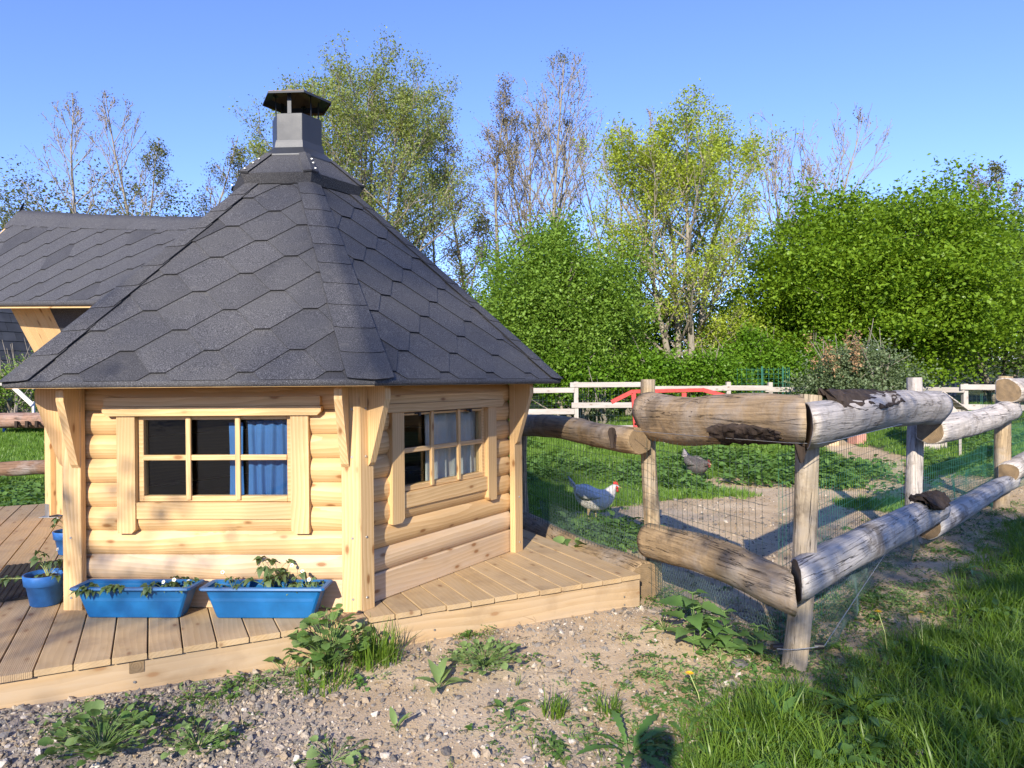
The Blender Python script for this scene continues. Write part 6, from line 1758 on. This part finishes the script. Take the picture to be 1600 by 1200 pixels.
scatter("sparse_grass", "thin blades of grass on the bare earth", np.stack([x, y, height(x, y) - .004], 1), r_.uniform(0, 6.28, len(x)), r_.uniform(.25, .6, len(x)), [tuft_var(9, .15, .035, 1.0, s + 30, M_grass, .003) for s in range(3)], .2, 5)

# dry bits lying about
M_lit = mat_leaf("dry_litter", (.16, .105, .055), (.36, .27, .15), .1, .8, (1, 1, 1))
lit = [weed_var('lance', 5, .06, .006, .018, .045, M_lit, s + 70, W=.35, n=3, droop=.2) for s in range(3)] + [tuft_var(4, .10, .03, 2.6, 91, M_dry, .0016, 3)]
x, y = sample(1500, -2.6, 3.4, 2.4, 5.2, lambda a, b: (1 - veg(a, b)) * .6, r_); dx, dy = x - K[0], y - K[1]; ok = -(dx * E2[0] + dy * E2[1]) > .03; x, y = x[ok], y[ok]
x2, y2 = sample(2600, .2, 7.5, 5.0, 12.5, lambda a, b: (fence_side(a, b) > .05) * (seg_side(a, b) < 0) * .6, r_); x = np.concatenate([x, x2]); y = np.concatenate([y, y2])
scatter("dry_litter", "dead leaves and broken stalks strewn over the bare earth", np.stack([x, y, height(x, y) + .002], 1), r_.uniform(0, 6.28, len(x)), r_.uniform(.5, 1.2, len(x)), lit, .2, 12)

# gravel
def stone_mesh(seed, mat):
    q = np.random.default_rng(seed); bm = bmesh.new(); bmesh.ops.create_icosphere(bm, subdivisions=1, radius=1)
    k = q.uniform(.55, 1.0, 3); k[2] *= .7; cut = q.normal(0, 1, (4, 3)); cut /= np.linalg.norm(cut, axis=1, keepdims=True)
    for v in bm.verts:
        c = np.array(v.co) * (1 + q.normal(0, .12))
        for n_ in cut:
            d = c.dot(n_); 
            if d > .62: c = c - n_ * (d - .62)
        v.co = c * k
    me = bpy.data.meshes.new("stone"); bm.to_mesh(me); bm.free(); me.materials.append(mat); return me
def mat_stone():
    t = NT("gravel_stone"); oi = t.new('ObjectInfo'); n = t.noise(t.coord('Object', rnd=5), 2.5, 4)
    c = t.ramp(oi.outputs['Random'], [(0, (.07, .07, .075)), (.25, (.155, .15, .145)), (.5, (.25, .23, .205)), (.7, (.36, .28, .19)), (.9, (.42, .36, .28)), (.985, (.60, .55, .48))])
    return t.set(t.mix(t.rng(n, .35, .7, 0, .45), c, (.30, .23, .16)), .85, t.bump(n, .3, .2), spec=.25)
M_stone = mat_stone()
stones = [stone_mesh(s, M_stone) for s in range(6)]
x, y = sample(90000, -3.0, 2.2, 2.35, 4.6, lambda a, b: np.clip(gravel(a, b) * 1.0 + .10, 0, 1) * (1 - .85 * veg(a, b)), r_)
dx, dy = x - K[0], y - K[1]; ok = -(dx * E2[0] + dy * E2[1]) > .012; x, y = x[ok], y[ok]
x2, y2 = sample(26000, .3, 7.5, 5.0, 12.5, lambda a, b: (.35 + .6 * sstep(fbm(a, b, 1.1, 3, 51), -.1, .3)) * (1 - veg_pen(a, b)) * (fence_side(a, b) > 0) * (seg_side(a, b) < 0), r_)
sz = np.concatenate([np.clip(r_.lognormal(math.log(.0056), .68, len(x)), .003, .030), np.clip(r_.lognormal(math.log(.0075), .6, len(x2)), .004, .04)]); x = np.concatenate([x, x2]); y = np.concatenate([y, y2])
scatter("gravel", "grey and tan gravel strewn over the earth", np.stack([x, y, height(x, y) + sz * .15], 1), r_.uniform(0, 6.28, len(x)), sz, stones, .5, 6)
# a few stones large enough to point at
def stone(label, x, y, s, seed, flat=.6, col=None):
    o = obj("stone", stone_mesh(seed, M_stone)); o.location = (x, y, zg(x, y) + s * .12); o.scale = (s, s * .8, s * flat); o.rotation_euler = (0, 0, seed * 1.3); tag(o, label, "stone", None)
    m = o.modifiers.new('s', 'SUBSURF'); m.levels = 1; m.render_levels = 1; return o
stone("flat tan stone half buried left of the corner post's foot", 1.17, 3.70, .115, 3, .35)
stone("flat pale stone at the foot of the deck's right corner", .87, 4.50, .06, 4, .5)
stone("flat brown slab lying on the earth below the mallow", -.74, 3.12, .05, 5, .35)
stone("dark stone on the sandy earth in front of the deck's right half", -.02, 3.95, .03, 6, .6)
stone("rounded grey pebble at the bottom edge left of the photographer's shadow", .06, 2.78, .045, 7, .6)
stone("grey pebble near the lower left weed", -1.18, 3.02, .03, 8, .6)

# ------------------------------------------------------------------ the photographer, standing behind the camera
ph = bpy.data.meshes.new("person"); J = [(0, 0, .92), (0, 0, 1.12), (0, .01, 1.34), (0, .02, 1.43), (0, .04, 1.53), (.09, 0, .88), (.10, .02, .50), (.10, -.03, .08), (.11, .10, .03), (-.09, 0, .88), (-.10, .02, .50), (-.10, -.03, .08), (-.11, .10, .03),
     (.17, 0, 1.36), (.24, .05, 1.14), (.16, .20, 1.34), (-.17, 0, 1.36), (-.24, .05, 1.14), (-.02, .22, 1.34), (0, .03, 1.60)]
E_ = [(0, 1), (1, 2), (2, 3), (3, 4), (4, 19), (0, 5), (5, 6), (6, 7), (7, 8), (0, 9), (9, 10), (10, 11), (11, 12), (2, 13), (13, 14), (14, 15), (2, 16), (16, 17), (17, 18)]
ph.from_pydata(J, E_, []); pr = obj("person", ph); pr.location = (-.15, -.40, zg(-.15, -.4))
tag(pr, "standing photographer with both arms raised, seen only by the head's shadow on the weeds", "person")
sk = pr.modifiers.new('skin', 'SKIN')
for i, rad in enumerate((.15, .14, .155, .055, .085, .095, .062, .045, .04, .095, .062, .045, .04, .065, .045, .035, .065, .045, .035, .105)): ph.skin_vertices[0].data[i].radius = (rad, rad * .85)
ph.skin_vertices[0].data[0].use_root = True
sb = pr.modifiers.new('sub', 'SUBSURF'); sb.levels = 2; sb.render_levels = 2
ph.materials.append(mat_plain("dark_clothes", (.06, .07, .10), .9))
